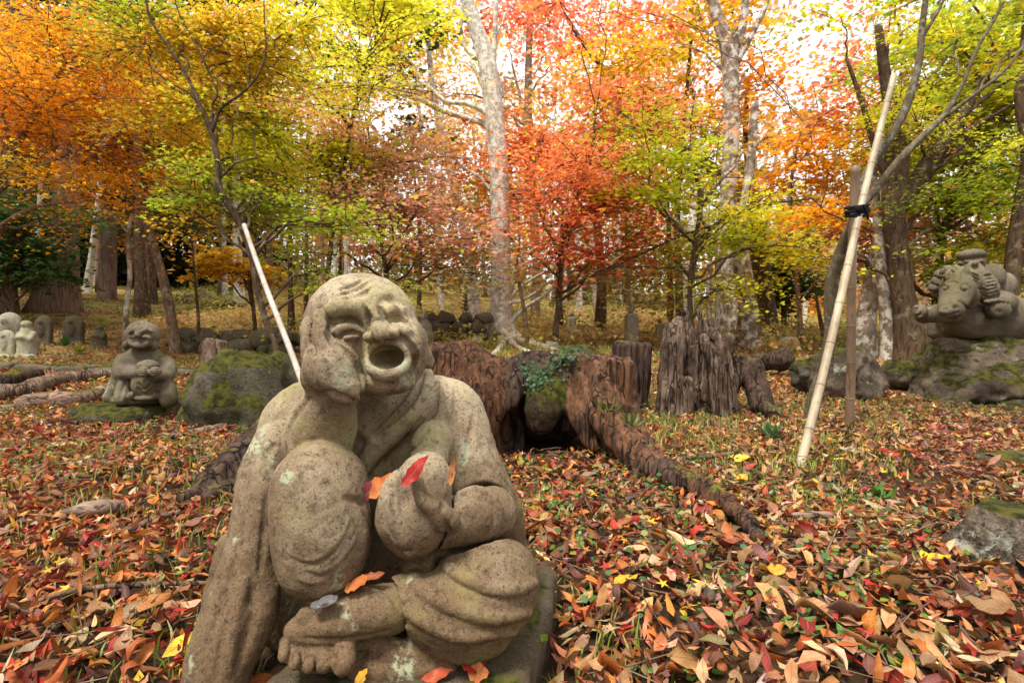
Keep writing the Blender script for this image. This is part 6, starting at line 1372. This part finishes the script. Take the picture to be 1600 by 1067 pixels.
# --- saplings and trunks farther up the slope: one object each
frs = np.random.RandomState(5); GRP = 'bare trunks farther up the slope'; seen_labels = set()
for k in range(105):
    d = 17 + 26 * frs.rand() ** .8; u = -0.98 + 1.96 * frs.rand()
    x = u * d; z = float(gz(x, d)); H = 6 + 6 * frs.rand(); r = .07 + .13 * frs.rand() ** 2; ln = frs.randn(2) * .05 * H
    left = u < -.45; P = catmull([(x, d, z - .1), (x + ln[0] * .3, d, z + H * .35), (x + ln[0], d + ln[1], z + H)], 5); C = np.linspace(r, r * .35, len(P)); V, F = tube(P, C, 7)
    bk = 'cedar_bark' if left and frs.rand() < .7 else ('pale_bark', 'dark_bark', 'brown_bark', 'white_bark', 'pale_bark')[frs.randint(5)]
    b = Bag(); b.add(V, F)
    for q in range(3):
        a = frs.rand() * 6.28; h0 = H * (.45 + .4 * frs.rand()); p = np.array([x + ln[0] * h0 / H, d, z + h0]); L = 1 + 1.2 * frs.rand()
        V, F = tube(catmull([p, p + (math.cos(a) * L * .5, math.sin(a) * L * .5, L * .5), p + (math.cos(a) * L * .8, math.sin(a) * L * .8, L * 1.2)], 3), np.linspace(r * .4, r * .1, 7), 5, cap=False); b.add(V, F)
    sd = 'on the left' if u < -.3 else 'on the right' if u > .3 else 'in the middle'
    lb = {'pale_bark': 'distant pale grey trunk', 'dark_bark': 'distant dark trunk', 'brown_bark': 'distant brown trunk', 'white_bark': 'distant whitish trunk', 'cedar_bark': 'distant reddish cedar trunk'}[bk] + ' up the wooded slope ' + sd
    pxx = 800 + FPX * u; wds = ('thick ' if r > .14 else 'slim ' if r < .09 else '') ; ln_ = 'leaning left' if ln[0] < -.25 else 'leaning right' if ln[0] > .25 else 'upright'
    marks = [(-50, 'the left edge'), (100, 'the reddish cedar'), (215, 'the crouching figure'), (335, 'the sawn stump'), (430, 'the whitish stake'), (570, 'the howling head'), (690, 'the seated pale figure'), (785, 'the lichen tree'), (890, 'the small column figure'), (987, 'the tall post figure'), (1090, 'the jagged stump'), (1145, 'the whitish forked tree'), (1190, 'the twin-stemmed tree'), (1330, 'the bamboo stakes'), (1410, 'the dark double tree'), (1520, 'the stone horse'), (1650, 'the right edge')]
    mk = min(marks, key=lambda m: abs(m[0] - pxx)); lb = wds + lb.split(' up the')[0] + ', ' + ln_ + (' high up' if d > 29 else ' low down') + (', just left of ' if pxx < mk[0] else ', just right of ') + mk[1]
    if lb in seen_labels: continue
    seen_labels.add(lb)
    link('distant_tree', b.mesh('distant_tree', M[bk]), None, lb, 'tree', GRP)
# --- the wood beyond: countless far crowns
def far_wood(name, label, n_cl, seed, f):
    rs = np.random.RandomState(seed); VV = Bag()
    for k in range(n_cl):
        x, y, z, rx, rz, n, c0, c1, sz = f(rs)
        P = rs.randn(n, 3) * .5 * np.array([rx, rx * .7, rz]) + (x, y, z); R = rotm(rs, n, .6, False); sc = sz * (.6 + .8 * rs.rand(n)); V, F, m = batch(TRI[0][None] * sc[:, None, None], R, P, TRI[1])
        t = np.clip(rs.rand() * .7 + rs.rand(n) * .4, 0, 1)[:, None]; col = (np.array(c0) * (1 - t) + np.array(c1) * t) * (.75 + .5 * rs.rand(n, 1)); VV.add(V, F, np.repeat(np.clip(col, .003, .95), m, 0))
    link(name, VV.mesh(name, M['leaf'], False), None, label, 'far wood', kind='stuff')
def slope_mix(rs):
    d = 24 + 28 * rs.rand(); u = -.5 + 1.6 * rs.rand(); x = u * d; z = float(gz(x, d)); row = rs.rand() ** 1.6
    H = (8.0 if u < .35 else 7.0 - 2.5 * min(1, (u - .35) / .4)); zz = z + .4 + H * row
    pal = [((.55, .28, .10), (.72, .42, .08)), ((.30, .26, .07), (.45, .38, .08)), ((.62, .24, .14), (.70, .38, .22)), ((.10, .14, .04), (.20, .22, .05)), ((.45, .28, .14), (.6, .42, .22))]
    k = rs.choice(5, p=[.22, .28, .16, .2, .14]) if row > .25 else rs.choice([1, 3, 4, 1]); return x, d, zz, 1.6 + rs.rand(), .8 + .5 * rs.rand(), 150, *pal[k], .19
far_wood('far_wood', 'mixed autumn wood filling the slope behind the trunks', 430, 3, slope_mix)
def tall(rs):
    d = 22 + 20 * rs.rand(); u = -1.5 + 3.0 * rs.rand(); x = u * d; z = CAMH + d * (.12 + .62 * rs.rand())
    if .42 < u < 1.0 and rs.rand() < .65: z = CAMH + d * (.05 + .2 * rs.rand())
    pal = [((.72, .38, .03), (.75, .50, .06)), ((.52, .46, .04), (.33, .38, .04)), ((.70, .17, .07), (.74, .30, .15)), ((.70, .27, .03), (.75, .42, .07)), ((.62, .28, .2), (.7, .42, .26))]
    k = rs.choice(5, p=([.3, .1, .05, .5, .05] if u < -.4 else [.2, .22, .3, .16, .12])); return x, d, z, 2.2, 1.1, 125, *pal[k], .20
far_wood('far_canopy', 'high autumn crowns of yellow, orange and pink beyond the nearer trees', 560, 15, tall)
def cedars(rs):
    d = 25 + 14 * rs.rand(); u = -1.15 + .70 * rs.rand()
    if rs.rand() < .3: d = 11 + 16 * rs.rand(); u = -1.2 - .8 * rs.rand()
    x = u * d; z = float(gz(x, d)); return x, d, z + .6 + 13 * rs.rand() ** 1.2, 2.0, 1.2, 220, (.012, .02, .008), (.03, .045, .014), .26
far_wood('cedar_wood', 'dark cedar wood behind the trunks on the left', 430, 8, cedars)
def brush(rs):
    d = 9 + 14 * rs.rand(); u = -.7 + 1.6 * rs.rand(); x = u * d; z = float(gz(x, d)); pal = [((.42, .36, .07), (.5, .45, .1)), ((.14, .18, .04), (.25, .3, .06)), ((.5, .28, .1), (.6, .4, .14))]
    return x, d, z + .18, .6 + .4 * rs.rand(), .18, 90, *pal[rs.randint(3)], .06
far_wood('undergrowth', 'low muted bushes and seedlings on the slope', 260, 12, brush)
def behind(rs):  # unseen crowns added round the viewer to cut low-angle light
    a = rs.rand() * 6.283; r = 11 + 9 * rs.rand(); x, y = r * math.cos(a), r * math.sin(a)
    if y > -3 and abs(x) < 1.35 * abs(y) + 6: y = -abs(y) - 4
    pal = [((.30, .20, .06), (.45, .30, .06)), ((.06, .09, .02), (.14, .18, .04)), ((.45, .16, .05), (.6, .3, .08))]; return x, y, float(gz(x, y)) + .5 + 8 * rs.rand(), 1.8, 1.0, 170, *pal[rs.randint(3)], .2
far_wood('light_blocking_wood', 'unseen autumn wood added behind and beside the viewer to block low light', 170, 31, behind)
build_litter(GROUND)
build_greens()
